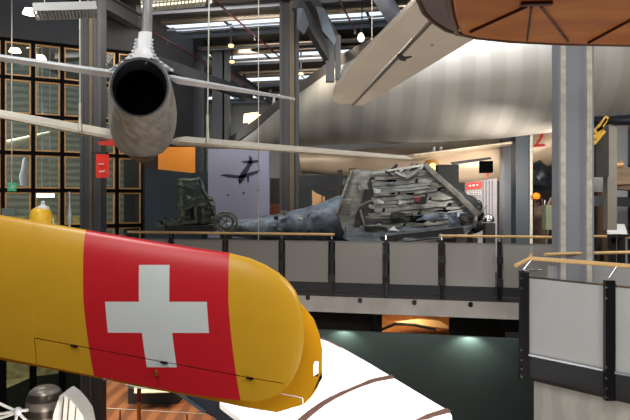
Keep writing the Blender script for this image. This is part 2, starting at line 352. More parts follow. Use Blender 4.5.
def wingpart(name, r0, r1, c0, c1, th0, th1, m_, dz0=0, dz1=0):   # trailing edge r0->r1, chord forward, lifted dz
    rings = []
    for t in (0, .25, .5, .75, 1):
        p = Vector(r0).lerp(Vector(r1), t); c_ = c0+(c1-c0)*t; th = th0+(th1-th0)*t; dz = dz0+(dz1-dz0)*t
        rings.append([p+Vector((0, f*c_, f*dz+h*th)) for f, h in ((0, .12), (.3, .42), (.65, .5), (.92, .3), (1, 0), (.92, -.3), (.65, -.5), (.3, -.42), (0, -.12))])
    return MB().loft(rings).done(name, m_, jet, smooth=True)
wingpart('tailplane', P(114, 72, 7.0), P(-35, 51, 6.4), .75, .5, .09, .07, SILVL, .07, .05)
wingpart('tailplane', P(168, 76, 7.0), P(294, 98, 6.4), .75, .35, .09, .02, SILVL, .07, .04)
WUND = mat('wing_skin', (196, 186, 168), .42, .25, .1, 4)
wingpart('wing', P(114, 138, 9.2), P(-70, 103, 8.2), 2.0, 1.3, .2, .1, WUND, .16, .12)
wingpart('wing', P(168, 142, 9.2), P(412, 159, 8.2), 2.0, .9, .16, .05, WUND, .22, .1)
MB().loft([ring(143, 150, 13, 10, 8.6, 16), ring(143, 152, 15, 11, 9.4, 16), ring(143, 150, 12, 8, 10.6, 16)]).done('belly_fairing', mat('brown_lit_skin', (120, 100, 80), .5, .5, .4, 9), jet, smooth=True)  # brown tone stands for the light on the belly
MB().plate([P(97, 142, 9), P(112, 140, 9), P(124, 139, 9), P(116, 146, 9), P(100, 145, 9)], (0, .04, 0)).done('red_marking_panel', mat('red_marking', (206, 50, 36), .5), jet)
for x_, l_, m_ in ((131, 'black post under the jet belly beside the window frames', DSTEEL), (152, 'grey post under the jet belly behind the dark blue wall', STEEL)):
    tag(MB().box((P(x_, 0, 16.2).x, 16.2, 2), (.3, .3, 4)).done('steel_post', m_), l_, 'post')
mb = MB(); mb.bar(P(145, 64, 6.46), P(152, 58, 6.46), .01, .02); mb.done('data_plate', BLACK, jet)
for (x_, yb, Y, l) in ((80, 131, 9.0, 'pale cable holding the left jet wing'), (207.5, 143, 9.0, 'pale cable holding the right jet wing near the fuselage')):
    p = P(x_, yb, Y); r = thing('suspension_cable', l, 'cable', p)
    MB().tube([p+Vector((0, 0, .2)), Vector((p.x+(.05 if x_ > 100 else 0), Y, ZC))], .011, 6).done('wire', CABLE, r)
    MB().tube([p, p+Vector((0, 0, .08)), p+Vector((0, 0, .2)), p+Vector((0, 0, .42))], [.04, .03, .018, .022], 8).done('turnbuckle', CABLE, r)
for (x_, yb, Y, l) in ((11.5, 184, 13.5, 'thin cable hanging down at the far left edge'), (258.5, 240, 10.2, 'thin cable hanging down across the plane photo banner'), (372, 47, 6.7, 'thin cable holding the beige tailplane')):
    p = P(x_, yb, Y); tag(MB().tube([p, Vector((p.x, Y, ZC))], .007 if Y > 8 else .006, 6).done('suspension_cable', CABLE), l, 'cable')

# ---------------------------------------------------------------- big white fuselage
BIGM = wavemat('ribbed_pale_skin', (158, 153, 146), (168, 163, 156), 'X', .62, .5, .05, .22, .2)
fus = thing('airliner_fuselage', 'huge pale ribbed aircraft fuselage tapering away to the left', 'aircraft', (3, 11, 2.9))
fs = [(228, 148, 2, 19.6), (262, 137, 12, 18.2), (300, 121, 25, 17), (350, 104, 40, 15.5), (400, 92, 51, 14.2), (450, 85, 56, 13.3), (500, 80, 58, 12.6), (560, 71, 60, 12), (640, 60, 61.5, 11.4), (760, 46, 73, 10.8), (980, 24, 100, 10)]
dirn = (P(640, 60, 11.4)-P(350, 104, 15.5)).normalized(); X1 = Vector((0, 0, 1)).cross(dirn).normalized()*-1; Z1 = X1.cross(dirn)*-1
if Z1.z < 0: Z1 = -Z1
n_ = 48; rings = []
fine = []
for i in range(len(fs)-1):
    for t in (0, .25, .5, .75):
        fine.append([fs[i][q]*(1-t)+fs[i+1][q]*t for q in range(4)])
fine.append(fs[-1])
for x_, y_, r_, Y_ in fine:
    c_ = P(x_, y_, Y_); rr_ = r_*Y_/F
    rings.append([c_+X1*rr_*1.0*math.cos(2*math.pi*k_/n_)+Z1*rr_*math.sin(2*math.pi*k_/n_) for k_ in range(n_)])
MB().loft(rings).done('hull', BIGM, fus, smooth=True)
mb = MB(); rr2 = []
for x_, y_, r_, Y_ in fine[:26]:
    c_ = P(x_, y_, Y_); rr_ = r_*Y_/F; q = X1*-1 if X1.x > 0 else X1
    top = c_+Z1*rr_*.93+q*rr_*.42
    rr2.append([top+Z1*.0-q*.12, top+Z1*.16-q*.02, top+Z1*.16+q*.14, top-Z1*.16+q*.2, top-Z1*.1])
mb.loft(rr2); mb.done('top_dark_band', mat('dark_band_grey', (70, 64, 60), .7, 0, .1), fus)  # dark band along the fuselage top
tag(MB().bar(P(338, 126, 15.2), P(344, 125, 15.2), .05, .05).done('static_probe', DSTEEL), 'tiny dark probe on the big fuselage flank', 'probe') if 0 else None
hs = [P(x_, y_, 17) for x_, y_ in ((243, 108), (247, 120), (262, 116), (266, 98))]
r = thing('wall_lit_sheet', 'crumpled pale lit sheet on the far wall above the fuselage tail', 'lamp', P(254, 126, 20))
for (x0, y0, x1, y1, g) in ((244, 114, 250, 122, 1), (249, 113, 258, 124, 0), (256, 115, 264, 122, 1)):
    MB().plate([P(x0, y0, 20), P(x1, y0-1, 20.2), P(x1+1, y1, 20.1), P(x0-1, y1+1, 19.9)], (0, .06, 0)).done('glow_sheet', mat('lit_cream_sheet', (255, 226, 170), .5, emit=.9), r)  # glow added so the sheet looks lit
MB().bar(P(246, 124, 20), P(248, 132, 20), .1, .1).done('bracket', DSTEEL, r)
tag(MB().lathe(P(274, 118, 18.5), [(.16, 0), (.12, .2), (.05, .5), (.02, .75)], 12).done('loudspeaker_horn', DSTEEL, smooth=True), 'small dark cone standing on the fuselage spine left of centre column', 'cone')

# ---------------------------------------------------------------- beige tailplane seen from below
BEI = mat('beige_fabric', (196, 184, 168), .7, 0, .05, 2.5)
TPA, TPB, TPC = P(340, 105, 8.5), P(404, 14, 5.95), P(600, 20, 6.1)
def tp(x_, y_): return onplane(x_, y_, TPA, TPB, TPC)
tail = thing('tailplane', 'beige rounded tailplane hanging at an angle with dark hinge slot', 'aircraft part', tp(400, 60))
front = [(332, 98), (334, 91), (345, 76), (362, 56), (382, 36), (404, 14), (424, -8), (450, -38), (488, -38)]
split = [(488, -38), (455, -8), (428, 22), (402, 50), (378, 75), (352, 104)]
MB().plate([tp(*q) for q in front+split[1:]+[(340, 105), (334, 102)]], (0, 0, .07)).done('stabiliser', BEI, tail, bevel=.015)
back = [(353.5, 105.5), (380, 76.5), (404, 51.5), (430, 23.5), (457, -6), (490, -38), (640, -38), (560, 0), (470, 42), (440, 60), (400, 84), (362, 106)]
MB().bar(tp(353, 105.2)-Vector((0, 0, .003)), tp(489, -38)-Vector((0, 0, .003)), .022, .01).done('seam_strip', mat('seam_shadow_grey', (96, 88, 80), .7), tail)
MB().plate([tp(*q) for q in back], (0, 0, .05)).done('elevator', BEI, tail, bevel=.01)
mb = MB(); mb.plate([tp(397, 54), tp(401, 53.5), tp(404, 56.5), tp(412, 56), tp(406, 58.5), tp(406, 60.5), tp(400, 59.5)], (0, 0, .012)); ob = mb.done('hinge_slot', BLACK, tail); ob.location.z -= .012
tag(MB().box((0, 0, 0), (.01, .01, .01)).done('x', BEI), '', '') if 0 else None
mb = MB(); mb.lathe(tp(432, 45)-Vector((0, 0, .01)), [(.002, 0), (.02, .004), (.02, .012)], 10); mb.done('drain_plug', mat('rust_spot', (130, 110, 90)), tail)

# ---------------------------------------------------------------- wooden wing at the top right, near the camera
WPA, WPB, WPC = P(400, 46, 3), P(700, 46, 3), P(500, -70, 1.95)
def wp(x_, y_): return onplane(x_, y_, WPA, WPB, WPC)
WORG = mat('varnished_orange_ply', (176, 94, 36), .38, 0, .15, 2.2, .05, stretch=(1, 3, 1), col2=(214, 138, 66))
WGRY = mat('mauve_doped_fabric', (112, 92, 88), .6, 0, .15, 4)
WRIB = mat('dark_rib_tape', (84, 50, 26), .5, 0, .1)
ww = thing('wooden_wing', 'varnished orange wooden wing underside with dark rib lines, top right', 'aircraft part', wp(540, 20))
MB().plate([wp(*q) for q in ((451, -70), (451, 0), (454, 18), (460, 35), (478, 39.5), (510, 42.5), (560, 45), (630, 46.3), (730, 46.5), (730, -70))], (0, 0, .07)).done('ply_panel', WORG, ww, bevel=.02)
MB().plate([wp(*q) for q in ((412, -70), (415, -30), (418, 2), (423, 13), (432, 22), (446, 31), (459.5, 34.8), (453.7, 18), (450.7, 0), (450.7, -70))], (0, 0, .07)).done('tip_panel', WGRY, ww, bevel=.02)
def rib(q0, q1, w_):
    a, b_ = wp(*q0)-Vector((0, 0, .006)), wp(*q1)-Vector((0, 0, .006)); MB().bar(a, b_, w_, .012).done('rib', WRIB, ww)
for q0, q1, w_ in (((470, 31), (527, 5), .006), ((527, 39), (531.5, 6), .008), ((568, 40), (541, 5), .008), ((588, 42), (632, 18), .006), ((520, 3), (552, 2), .03)): rib(q0, q1, w_)
mb = MB()
ed = [(417, -40), (418.5, 2), (423.5, 13), (432.5, 22), (446, 30.8), (460, 35), (478, 38.8), (510, 42), (560, 44.5), (630, 45.8), (720, 46)]
mb.tube([wp(*q)+Vector((0, 0, .005)) for q in ed], .011, 8); mb.done('edge_strip', WRIB, ww, smooth=True)
mb = MB(); mb.tube([wp(447, -60)-Vector((0, 0, .004)), wp(448, 0)-Vector((0, 0, .004)), wp(451, 16)-Vector((0, 0, .004)), wp(457, 33)-Vector((0, 0, .004))], .012, 6); mb.done('seam_tape', mat('grey_tape', (105, 88, 74), .6), ww)

MB().tube([wp(700, -10)+Vector((0, 0, .03)), wp(700, -10)+Vector((0, 0, ZC-2.52))], .01, 6).done('suspension_wire', CABLE, ww)
# ---------------------------------------------------------------- yellow wing with the cross
def interp(pts, x):
    for (x0, y0), (x1, y1) in zip(pts, pts[1:]):
        if x <= x1: return y0+(y1-y0)*(x-x0)/(x1-x0) if x1 > x0 else y1
    return pts[-1][1]
YW = 4.0
TOP = [(-90, 199.5), (0, 215), (50, 223.5), (100, 232), (150, 240.5), (200, 248.5), (228, 252.5), (250, 258), (266, 265), (279, 273), (289, 282), (296, 291), (300, 301), (302.5, 312), (304, 325), (304.6, 335)]
BOT = [(-90, 339), (0, 357), (40, 365), (100, 377), (147, 386), (196, 395), (236, 400), (256, 401.5), (270, 398), (283, 391.5), (292, 381), (299, 366), (303, 350), (304.6, 336)]
HIN = [(36, 337), (160, 360), (220, 371), (284, 383)]
def wsurf(x, y, side):
    T, Bm = interp(TOP, x), interp(BOT, x); t = min(1, max(0, (y-T)/max(.5, Bm-T)))
    pr = 5*(.2969*math.sqrt(t)-.126*t-.3516*t*t+.2843*t**3-.1015*t**4)   # .5 max
    th = .13*min(1, ((Bm-T)/142))
    return P(x, y, YW)+Vector((0, side*(-1)*(-pr*th) if side > 0 else -pr*th, 0))
def wingmesh(xs, ylo, yhi, name, m_, parent, nv=26):
    rings = []
    for x in xs:
        a, b_ = ylo(x), yhi(x); col = []
        vs_ = [0, .004, .012, .025, .045, .07, .1]+[.1+.9*(i/nv) for i in range(1, nv+1)]
        f = [P(x, a+(b_-a)*v, YW) for v in vs_]
        fr = [wsurf(x, a+(b_-a)*v, -1) for v in vs_]; bk = [wsurf(x, a+(b_-a)*v, 1) for v in vs_]
        rings.append(fr+bk[::-1])
    return MB().loft(rings).done(name, m_, parent, smooth=True)
# paint scheme : bands and cross as flat colours of the skin, by place on the skin
def paintmat():
    m = bpy.data.materials.new('yellow_red_white_dope'); m.use_nodes = True; N = m.node_tree.nodes; L = m.node_tree.links
    p = N['Principled BSDF']; p.inputs['Roughness'].default_value = .33
    tc = N.new('ShaderNodeTexCoord'); sx = N.new('ShaderNodeSeparateXYZ'); L.new(tc.outputs['Object'], sx.inputs[0])
    def M(op, a, b=None):
        n = N.new('ShaderNodeMath'); n.operation = op
        for i, v in enumerate((a, b)):
            if v is None: continue
            if isinstance(v, (int, float)): n.inputs[i].default_value = v
            else: L.new(v, n.inputs[i])
        return n.outputs[0]
    R0 = P(150, 300, YW)
    x = M('ADD', M('MULTIPLY', sx.outputs['X'], F/YW), 150.0)        # skin station numbers
    y = M('ADD', M('MULTIPLY', sx.outputs['Z'], -F/YW), 300.0)
    x = M('ADD', M('MULTIPLY', M('SUBTRACT', x, 315.0), 1.0135), 315.0); y = M('ADD', M('MULTIPLY', M('SUBTRACT', y, 200.0), 1.0135), 200.0)
    low = M('MAXIMUM', M('SUBTRACT', y, 300.0), 0.0); lean = M('ADD', M('MULTIPLY', low, .055), M('MULTIPLY', M('MULTIPLY', low, low), .0005)); xr = M('SUBTRACT', x, lean)
    def rng(v, a, b_): return M('MULTIPLY', M('GREATER_THAN', v, a), M('LESS_THAN', v, b_))
    red = rng(xr, 83.7, 228.6)
    cr = M('MAXIMUM', M('MULTIPLY', rng(xr, 139.3, 169.7), rng(y, 264.8, 368.6)), M('MULTIPLY', rng(M('SUBTRACT', x, M('MULTIPLY', low, .06)), 105.3, 207), rng(y, 301.5, 333.0)))
    nz = N.new('ShaderNodeTexNoise'); nz.inputs['Scale'].default_value = 6; nz.inputs['Detail'].default_value = 6; L.new(tc.outputs['Object'], nz.inputs['Vector'])
    def mix(f, a, b_, tp_='MIX'):
        n = N.new('ShaderNodeMixRGB'); n.blend_type = tp_
        for i, v in enumerate((f, a, b_)):
            if isinstance(v, (int, float)): n.inputs[i].default_value = v
            elif isinstance(v, tuple): n.inputs[i].default_value = (*v, 1)
            else: L.new(v, n.inputs[i])
        return n.outputs[0]
    c_ = mix(red, lin((208, 160, 42)), lin((198, 34, 44))); c_ = mix(cr, c_, lin((212, 220, 222)))
    rp = N.new('ShaderNodeValToRGB'); rp.color_ramp.elements[0].color = (.88, .88, .88, 1); rp.color_ramp.elements[1].color = (1, 1, 1, 1)
    L.new(nz.outputs['Fac'], rp.inputs[0]); c_ = mix(1.0, c_, rp.outputs[0], 'MULTIPLY'); L.new(c_, p.inputs['Base Color'])
    return m
PAINT = paintmat()
yw = thing('yellow_wing', 'yellow wing with red band and white cross hanging edge-up in front', 'aircraft wing', P(150, 300, YW))
xs = [-90+4*i for i in range(int((252+90)/4))]+[250, 255, 260, 265, 270, 275, 279, 282]
up = [x for x in xs if x < 36]
b_all = lambda x: interp(BOT, x); t_all = lambda x: interp(TOP, x); hin = lambda x: interp(HIN, x)
# main skin: whole chord left of the aileron, to the hinge beside it, whole chord again at the tip
stn = [(x, b_all(x)) for x in up]+[(35.9, b_all(35.9)), (36, hin(36)-.5)]+[(x, hin(x)-.5) for x in xs if x > 36]+[(284.3, hin(284.3)-.5), (284.4, b_all(284.4))]+[(x, b_all(x)) for x in (288, 292, 295, 298, 300, 302, 303.3, 304, 304.5)]
dd = dict(stn); sx_ = [s_[0] for s_ in stn]
main = wingmesh(sx_, t_all, lambda x: dd[x], 'skin', PAINT, yw)
ail = [36.8]+[x for x in xs if x > 38]+[283.3]
def wingslab(xs_, ylo, yhi, name):
    rings = []
    for x in xs_:
        a, b_ = ylo(x), yhi(x); vs_ = [i/10 for i in range(11)]
        rings.append([wsurf(x, a+(b_-a)*v, -1) for v in vs_]+[wsurf(x, a+(b_-a)*v, 1) for v in vs_][::-1])
    return MB().loft(rings).done(name, PAINT, yw, smooth=True)
wingslab(ail, lambda x: hin(x)+.7, b_all, 'aileron')
for x_, l in ((76, 1), (165, 1), (250, 1)):
    p = wsurf(x_, hin(x_), -1); mb = MB(); mb.bar(p+Vector((-.022, -.006, .003)), p+Vector((.024, -.006, -.005)), .012, .012); mb.bar(p+Vector((0, -.006, -.01)), p+Vector((.018, -.006, .0)), .01, .012); mb.done('hinge', BLACK, yw)
p = wsurf(157, 371, -1); MB().lathe(p+Vector((0, -.01, -.03)), [(.004, 0), (.011, .006), (.011, .03), (.005, .045)], 10).done('drain_fitting', mat('brass', (150, 110, 50), .35, .8), yw, smooth=True)
# rear panel (the second wing skin behind), more orange, with cut-out
ORG = mat('orange_yellow_dope', (236, 172, 30), .35, 0, .06, 5)
YR = 4.22
b2 = [(-90, 343), (0, 360), (60, 371), (111, 381), (135, 386), (170, 392.5), (215, 401), (245, 407.5), (277, 412.5), (302.6, 405)]
r2 = [(303.4, 405), (311, 397.5), (318, 387), (321.6, 374), (322.4, 350), (319.5, 335), (314, 320), (307, 311), (300, 303)]
pts = [(-90, 320), (300, 320)]
outl = [P(x, y, YR) for x, y in [(-90, 325), (60, 350), (200, 372), (236, 386), (303.2, 398.6)]+[(303.2, 405)]+[]]
MB().plate([P(x, y, YR) for x, y in b2[:-1]+[(302.6, 405), (302.6, 398.8), (281, 394.6), (200, 376), (60, 350), (-90, 325)]], (0, .02, 0)).done('rear_flap', ORG, yw, bevel=.004)
MB().plate([P(x, y, YR) for x, y in [(200, 375), (281, 393.8), (303.2, 398)]+r2+[(290, 293), (230, 290)]][:0] or [P(x, y, YR) for x, y in [(200, 375), (281, 393.8), (303.2, 398), (303.2, 405)]+r2[1:4]+[(322, 377), (313.5, 377), (313.5, 365), (315, 361.5), (322.3, 361.5)]+r2[4:]+[(290, 295), (230, 295)]], (0, .022, 0)).done('rear_panel', ORG, yw, bevel=.003)
MB().plate([P(x, y, YR) for x, y in [(318.6, 361), (322.2, 361), (322.0, 377.5), (318.2, 377.5)]], (0, .02, 0)).done('handhold_edge', ORG, yw)
for x_ in (60, 150, 240): MB().bar(P(x_, interp(TOP, x_)+90, YW+.03), P(x_, interp(TOP, x_)+110, YR+.01), .03, .03).done('spacer', DSTEEL, yw)
mb = MB(); mb.box(P(111.5, 378, 4.1), (.02, .02, .025)); mb.box(P(104, 378.5, 4.1), (.015, .02, .02)); mb.done('tape_patch', WHT, yw)
for x_ in (20, 200):
    tag(MB().tube([P(x_, interp(TOP, x_)+1.5, YW), Vector((P(x_, 0, YW).x, YW, ZC))], .003, 6).done('suspension_wire', CABLE), 'x', 'wire') if 0 else None

MB().bar(P(-84, 215, YW), Vector((P(-84, 0, YW).x, YW, ZC)), .04, .04).done('hanger', DSTEEL, yw)
# yellow float with white cap standing behind the wing
r = thing('yellow_tank', 'rounded yellow tank with a white cap peeping over the yellow wing', 'tank', P(41, 236, 8))
MB().lathe(P(41, 236, 8), [(.1, -.6), (.148, -.5), (.15, .1), (.149, .22), (.14, .29), (.115, .35), (.07, .38), (.02, .39)], 24).done('tank_body', mat('yellow_plastic', (236, 186, 40), .4, 0, .05), r, smooth=True)
MB().lathe(P(43, 236, 8)+Vector((0, 0, .355)), [(.085, 0), (.075, .035), (.03, .055), (.02, .09), (.028, .1), (.01, .115)], 18).done('cap', WHT, r, smooth=True)
MB().bar(P(55, 236, 8), P(53, 218, 8), .012, .012).done('strap', WHT, r)
MB().bar(P(41, 275, 8), Vector((P(90, 0, 13.2).x-.15, 13.1, P(41, 275, 8).z)), .1, .1).done('support_arm', DSTEEL, r)
tag(MB().lathe(P(69.5, 222, 10), [(.01, -.2), (.03, .05), (.035, .12), (.02, .22), (.01, .4), (.02, .5)], 10).done('glass_pendant', SILVL, smooth=True), 'small silver pendant hanging before the window behind the yellow wing', 'pendant')

# ---------------------------------------------------------------- white fabric wing below
def lw(x_, y_): return P(x_, y_, 7.5-(y_-338)*.02)
WF = mat('white_translucent_fabric', (244, 244, 244), .6, 0, .02, 2)
BRN = mat('brown_rib_lath', (88, 56, 46), .6, 0, .2, 20)
lower = thing('white_wing', 'large white fabric wing with brown curved laths below the bridge', 'aircraft wing', lw(330, 440))
out = [(219, 402), (228, 385), (255, 362), (296, 341), (318, 336.5), (330, 340), (341, 346.5), (350, 351.5), (372, 364), (392, 376), (412, 388), (432, 400), (449, 410), (452, 414), (454, 430), (450, 480), (290, 480), (243, 420)]
NL = (lw(330, 440)-lw(330, 380)).cross(lw(360, 380)-lw(330, 380)).normalized()
if NL.z < 0: NL = -NL
MB().plate([lw(*q) for q in out], -NL*.08).done('fabric_skin', WF, lower, bevel=.02)
def lath(path, w_, name='lath'):
    mb = MB()
    for q0, q1 in zip(path, path[1:]): mb.bar(lw(*q0)+NL*.006, lw(*q1)+NL*.006, w_, .014, NL)
    mb.done(name, BRN, lower)
lath([(286, 436), (300, 422), (310, 413.5), (322, 405), (334, 398), (346, 392), (360, 386), (374, 381), (393, 377)], .07)
lath([(400, 432), (415, 424), (430, 416.5), (449, 410.5)], .07)
lath([(320, 338.5), (328, 341), (335, 344.5), (341, 348)], .018, 'edge_lath')
# ---------------------------------------------------------------- gallery floor, bridge and balustrade
def L_(X, dy=0): return Vector((X, 10.45-.215*X+dy, 0))
LINO = mat('dark_gallery_floor', (58, 56, 56), .6, 0, .1)
struct(MB().plate([L_(-4.9, .12)+Vector((0, 0, -.02)), L_(5.3, .12)+Vector((0, 0, -.02)), B(12.8, 14, -.02), B(12.8, 29.4, -.02), B(-8.2, 29.4, -.02), B(-8.2, 17.5, -.02)], (0, 0, -.28)).done('floor_gallery', LINO))
BEAM = mat('pale_galvanised_beam', (180, 174, 170), .55, .1, .12, 3)
bridge = thing('bridge_balustrade', 'bridge edge with frosted panels, black posts, and pale drilled steel beam', 'balustrade', L_(0))
X0, X1b = -4.9, 4.3
def lz(X, z, dy=0): v = L_(X, dy); v.z = z; return v
MB().bar(lz(X0, -.2, -.02), lz(X1b, -.2, -.02), .06, .27).done('edge_beam', BEAM, bridge)
MB().bar(lz(X0, -.03, .02), lz(X1b, -.03, .02), .1, .07).done('deck_edge', mat('deck_edge_dark', (46, 44, 46), .6), bridge)
MB().bar(lz(X0, .11, 0), lz(X1b, .11, 0), .05, .17).done('kick_board', mat('dark_blue_channel', (32, 34, 42), .5), bridge)
for hx, hy in ((308, 297), (360, 300), (414, 302), (470, 304), (256, 294), (204, 292), (152, 290)):
    X = (hx-315)/F*(10.45/(1+.215*(hx-315)/F)); p = lz(X, EYE-(hy-200)/F*L_(X).y, -.052)
    MB().lathe(p, [(.045, -.006), (.045, .006)], 14, 'Y').done('bolt_hole', BLACK, bridge)
posts = [331.7-53.4*3, 331.7-53*2, 282, 331.7, 385.7, 441.3, 498.4, 557]
px_ = [(q-315)/F*10.45/(1+.215*(q-315)/F) for q in posts]
px_ = [-4.55, -3.55]+px_ if 0 else [px_[0]-1.8, px_[0]-.9]+px_
FR = glass('frosted_panel', (168, 166, 163), .36, .2)
for X in px_:
    pst = MB().bar(lz(X, -.02, -.06), lz(X, .93, -.06), .055, .06, Vector((0, 1, 0))).done('post', BLACK, bridge)
    for z_ in (.26, .62): MB().box(lz(X, z_, -.08), (.1, .05, .12), RZ).done('clamp', BLACK, pst)
    MB().tube([lz(X, .9, -.05), lz(X, 1.0, -.02)], .012, 6).done('rail_bracket', CHROME, pst)
for Xa, Xb in zip(px_, px_[1:]):
    MB().bar(lz(Xa+.06, .53, -.04), lz(Xb-.06, .53, -.04), .012, .7).done('panel', FR, bridge)
    MB().bar(lz(Xa+.04, .885, -.04), lz(Xb-.04, .885, -.04), .02, .02).done('top_rail', mat('panel_rail_grey', (120, 122, 124), .4, .5), bridge)
for q0, q1 in ((128, 334.5), (439.5, 553)):
    Xa, Xb = [(q-315)/F*10.45/(1+.215*(q-315)/F) for q in (q0, q1)]
    MB().tube([lz(Xa, 1.005, -.02), lz(Xb, 1.005, -.02)], .022, 10).done('handrail', WOODRAIL, bridge, smooth=True)
# lower partition below the bridge and the gap under the deck
TEAL = mat('dark_teal_partition', (40, 50, 50), .8, 0, .1, 2)
def pw(X, z): return Vector((X, 9.75-.215*X, z))
struct(MB().plate([pw(-.9, ZL), pw(3.45, ZL), pw(3.45, -.52), pw(-.9, -.52)], (0, .12, 0)).done('wall_partition', TEAL))
UND = mat('dark_void', (30, 26, 26), .8, 0, .15)
r = thing('support_frame', 'upright and painted dark void below the bridge deck around a lit orange gap', 'frame', (1, 11.4, -1))
for xa, xb in ((300, 382), (450, 505)): MB().plate([P(xa, 300, 11.1), P(xb, 300, 11.1), P(xb, 340, 11.1), P(xa, 340, 11.1)], (0, .1, 0)).done('void_shade_panel', UND, r)  # dark panels stand for the shaded void under the deck
MB().bar(P(375, 300, 11), P(375, 345, 11), .1, .1).done('upright', BLACK, r)
ORF = mat('orange_lit_floor', (214, 140, 84), .6, 0, .3, 4)  # orange light is put into the floor colour
r = thing('lower_lit_floor', 'lower floor with its orange light painted on, seen through the bridge slot', 'display', P(415, 340, 13))
MB().plate([P(365, 314, 13.5), P(465, 314, 13.5), P(465, 345, 12.4), P(365, 345, 12.4)], (0, .08, 0)).done('surface', ORF, r)
MB().plate([P(395, 322, 12.6), P(418, 319, 12.6), P(440, 321, 12.6), P(452, 329, 12.5), P(420, 325, 12.5)], (0, .05, 0)).done('cream_blade', mat('cream_blade', (230, 190, 140), .5), r)
MB().tube([P(378, 331, 12.4), P(395, 324, 12.4), P(415, 325, 12.4), P(436, 330, 12.3)], .03, 8).done('dark_strut', BLACK, r, smooth=True)
# column stub under the bridge right
tag(MB().box(P(511, 322, 10.9)+Vector((0, 0, .05)), (.32, .3, .4)).done('beam_bracket', DSTEEL), 'dark square bracket under the right end of the bridge beam', 'bracket')

# right balcony --------------------------------------------------
def R_(px, z, off=0):      # line of the near balcony edge
    x0, y0, x1, y1 = 2.19, 6.2, 2.86, 5.45
    dx, dy = x1-x0, y1-y0; s_ = (px-315)/F; t = (s_*y0-x0)/(dx-s_*dy); n = Vector((-dy, dx, 0)).normalized()
    return Vector((x0+dx*t, y0+dy*t, z))+n*off
rb = thing('balcony_railing', 'near right balcony railing with oak handrail and frosted glass', 'balustrade', R_(560, 0))
def rbar(p0, p1, z, w, h, off=0): return MB().bar(R_(p0, z, off), R_(p1, z, off), w, h)
rbar(527, 720, -.1, .1, .2, 0).done('fascia', mat('fascia_black', (24, 25, 28), .45), rb)
for q, ex in ((527.5, 0), (612.5, 0)):
    pst = MB().bar(R_(q, -.24, -.07), R_(q, .86, -.07), .05, .09, Vector((1, 0, 0))).done('post', BLACK, rb)
    mb = MB()
    for z_ in (-.2, -.12, -.03, .07, .7, .8):
        MB().lathe(R_(q, z_, -.125), [(.011, -.012), (.011, .012)], 8, 'Y').done('bolt', CHROME, pst, smooth=True)
    MB().tube([R_(q-1, .88, -.06), R_(q+5, 1.0, 0)], .011, 8).done('rail_bracket', CHROME, pst)
FR2 = glass('frosted_panel_near', (182, 184, 185), .34, .25)
for q0, q1 in ((531, 608.5), (616.5, 720)):
    rbar(q0, q1, .41, .012, .78, -.03).done('glass_panel', FR2, rb)
    rbar(q0, q1, .81, .018, .018, -.03).done('top_clip_rail', CHROME, rb)
    rbar(q0, q1, .02, .018, .018, -.05).done('bottom_clip_rail', CHROME, rb)
corner = R_(530, 1.0)
MB().tube([R_(524.5, .93, -.18), R_(527, .965, -.08), corner, R_(560, 1.0), R_(720, 1.0)], .021, 12).done('handrail', WOODRAIL, rb, smooth=True)
back = corner+Vector((.42, 1.55, 0))
MB().tube([corner, corner+Vector((.14, .35, 0))], .02, 10).done('return_rail', WOODRAIL, rb, smooth=True)
MB().tube([R_(524, .87, -.1), R_(527, .87, -.1)+Vector((.25, .15, 0))], .01, 8).done('tie_rod', CHROME, rb)
rr_ = thing('balcony_railing', 'far side of the right balcony with oak handrail behind the column', 'balustrade', (3.4, 6.9, 0))
MB().tube([P(545, 254.5, 6.7), P(572, 253.5, 6.9), P(650, 252, 7.2)], .02, 10).done('handrail', WOODRAIL, rr_, smooth=True)
for q in (601, 655):
    MB().bar(P(q, 254, 7.1), Vector((P(q, 0, 7.1).x, 7.1, 0)), .05, .05).done('post', BLACK, rr_)
MB().plate([P(548, 266, 6.9), P(650, 266, 7.2), Vector((P(650, 0, 7.2).x, 7.2, .1)), Vector((P(548, 0, 6.9).x, 6.9, .1))], (0, .012, 0)).done('glass_panel', FR2, rr_)
q0 = R_(528, 0, .1); q1 = R_(800, 0, .1)
struct(MB().plate([q0, q1, q1+Vector((3, 4.6, 0)), q0+Vector((.4, 1.45, 0))], (0, 0, -.16)).done('floor_balcony', LINO))
struct(MB().plate([R_(531, ZL, .06), R_(800, ZL, .06), R_(800, -.24, .06), R_(531, -.24, .06)], (.15, .2, 0)).done('wall_balcony', CONC))
struct(MB().plate([R_(531, -.19, .02), R_(800, -.19, .02), R_(800, -.26, .02), R_(531, -.26, .02)], (.1, .12, 0)).done('trim_3', mat('shadow_groove', (40, 38, 38), .8)))

# ---------------------------------------------------------------- wrecks on the gallery
def crumple(o, amp, sc, sub=2, seed=0):
    bm = bmesh.new(); bm.from_mesh(o.data)
    bmesh.ops.triangulate(bm, faces=bm.faces)
    bmesh.ops.subdivide_edges(bm, edges=bm.edges, cuts=sub, use_grid_fill=True)
    for v in bm.verts:
        q = v.co*sc+Vector((seed, seed*2, 0)); v.co += noise.noise_vector(q)*amp+noise.noise_vector(q*3.1)*amp*.4
    bm.to_mesh(o.data); bm.free(); return o
WA = mat('torn_olive_grey_skin', (84, 83, 78), .55, .2, .3, 3.5, .3, stretch=(1, 1, 4), col2=(132, 130, 122), detail=8)
WB = mat('torn_pale_skin', (98, 96, 90), .5, .2, .3, 9, .3, col2=(144, 141, 133), detail=8)
WP_ = mat('torn_mid_grey_skin', (92, 92, 88), .5, .2, .3, 5, .2, stretch=(1, 1, 3), col2=(126, 125, 120), detail=8)
WD = mat('torn_dark_interior', (44, 43, 42), .8, 0, .3, 6)
WBL = mat('blue_grey_corroded_skin', (50, 58, 70), .5, .2, .3, 4.5, .3, col2=(136, 148, 162), detail=10)
WBR = mat('bright_bare_metal', (165, 167, 165), .35, .7, .1, 12)
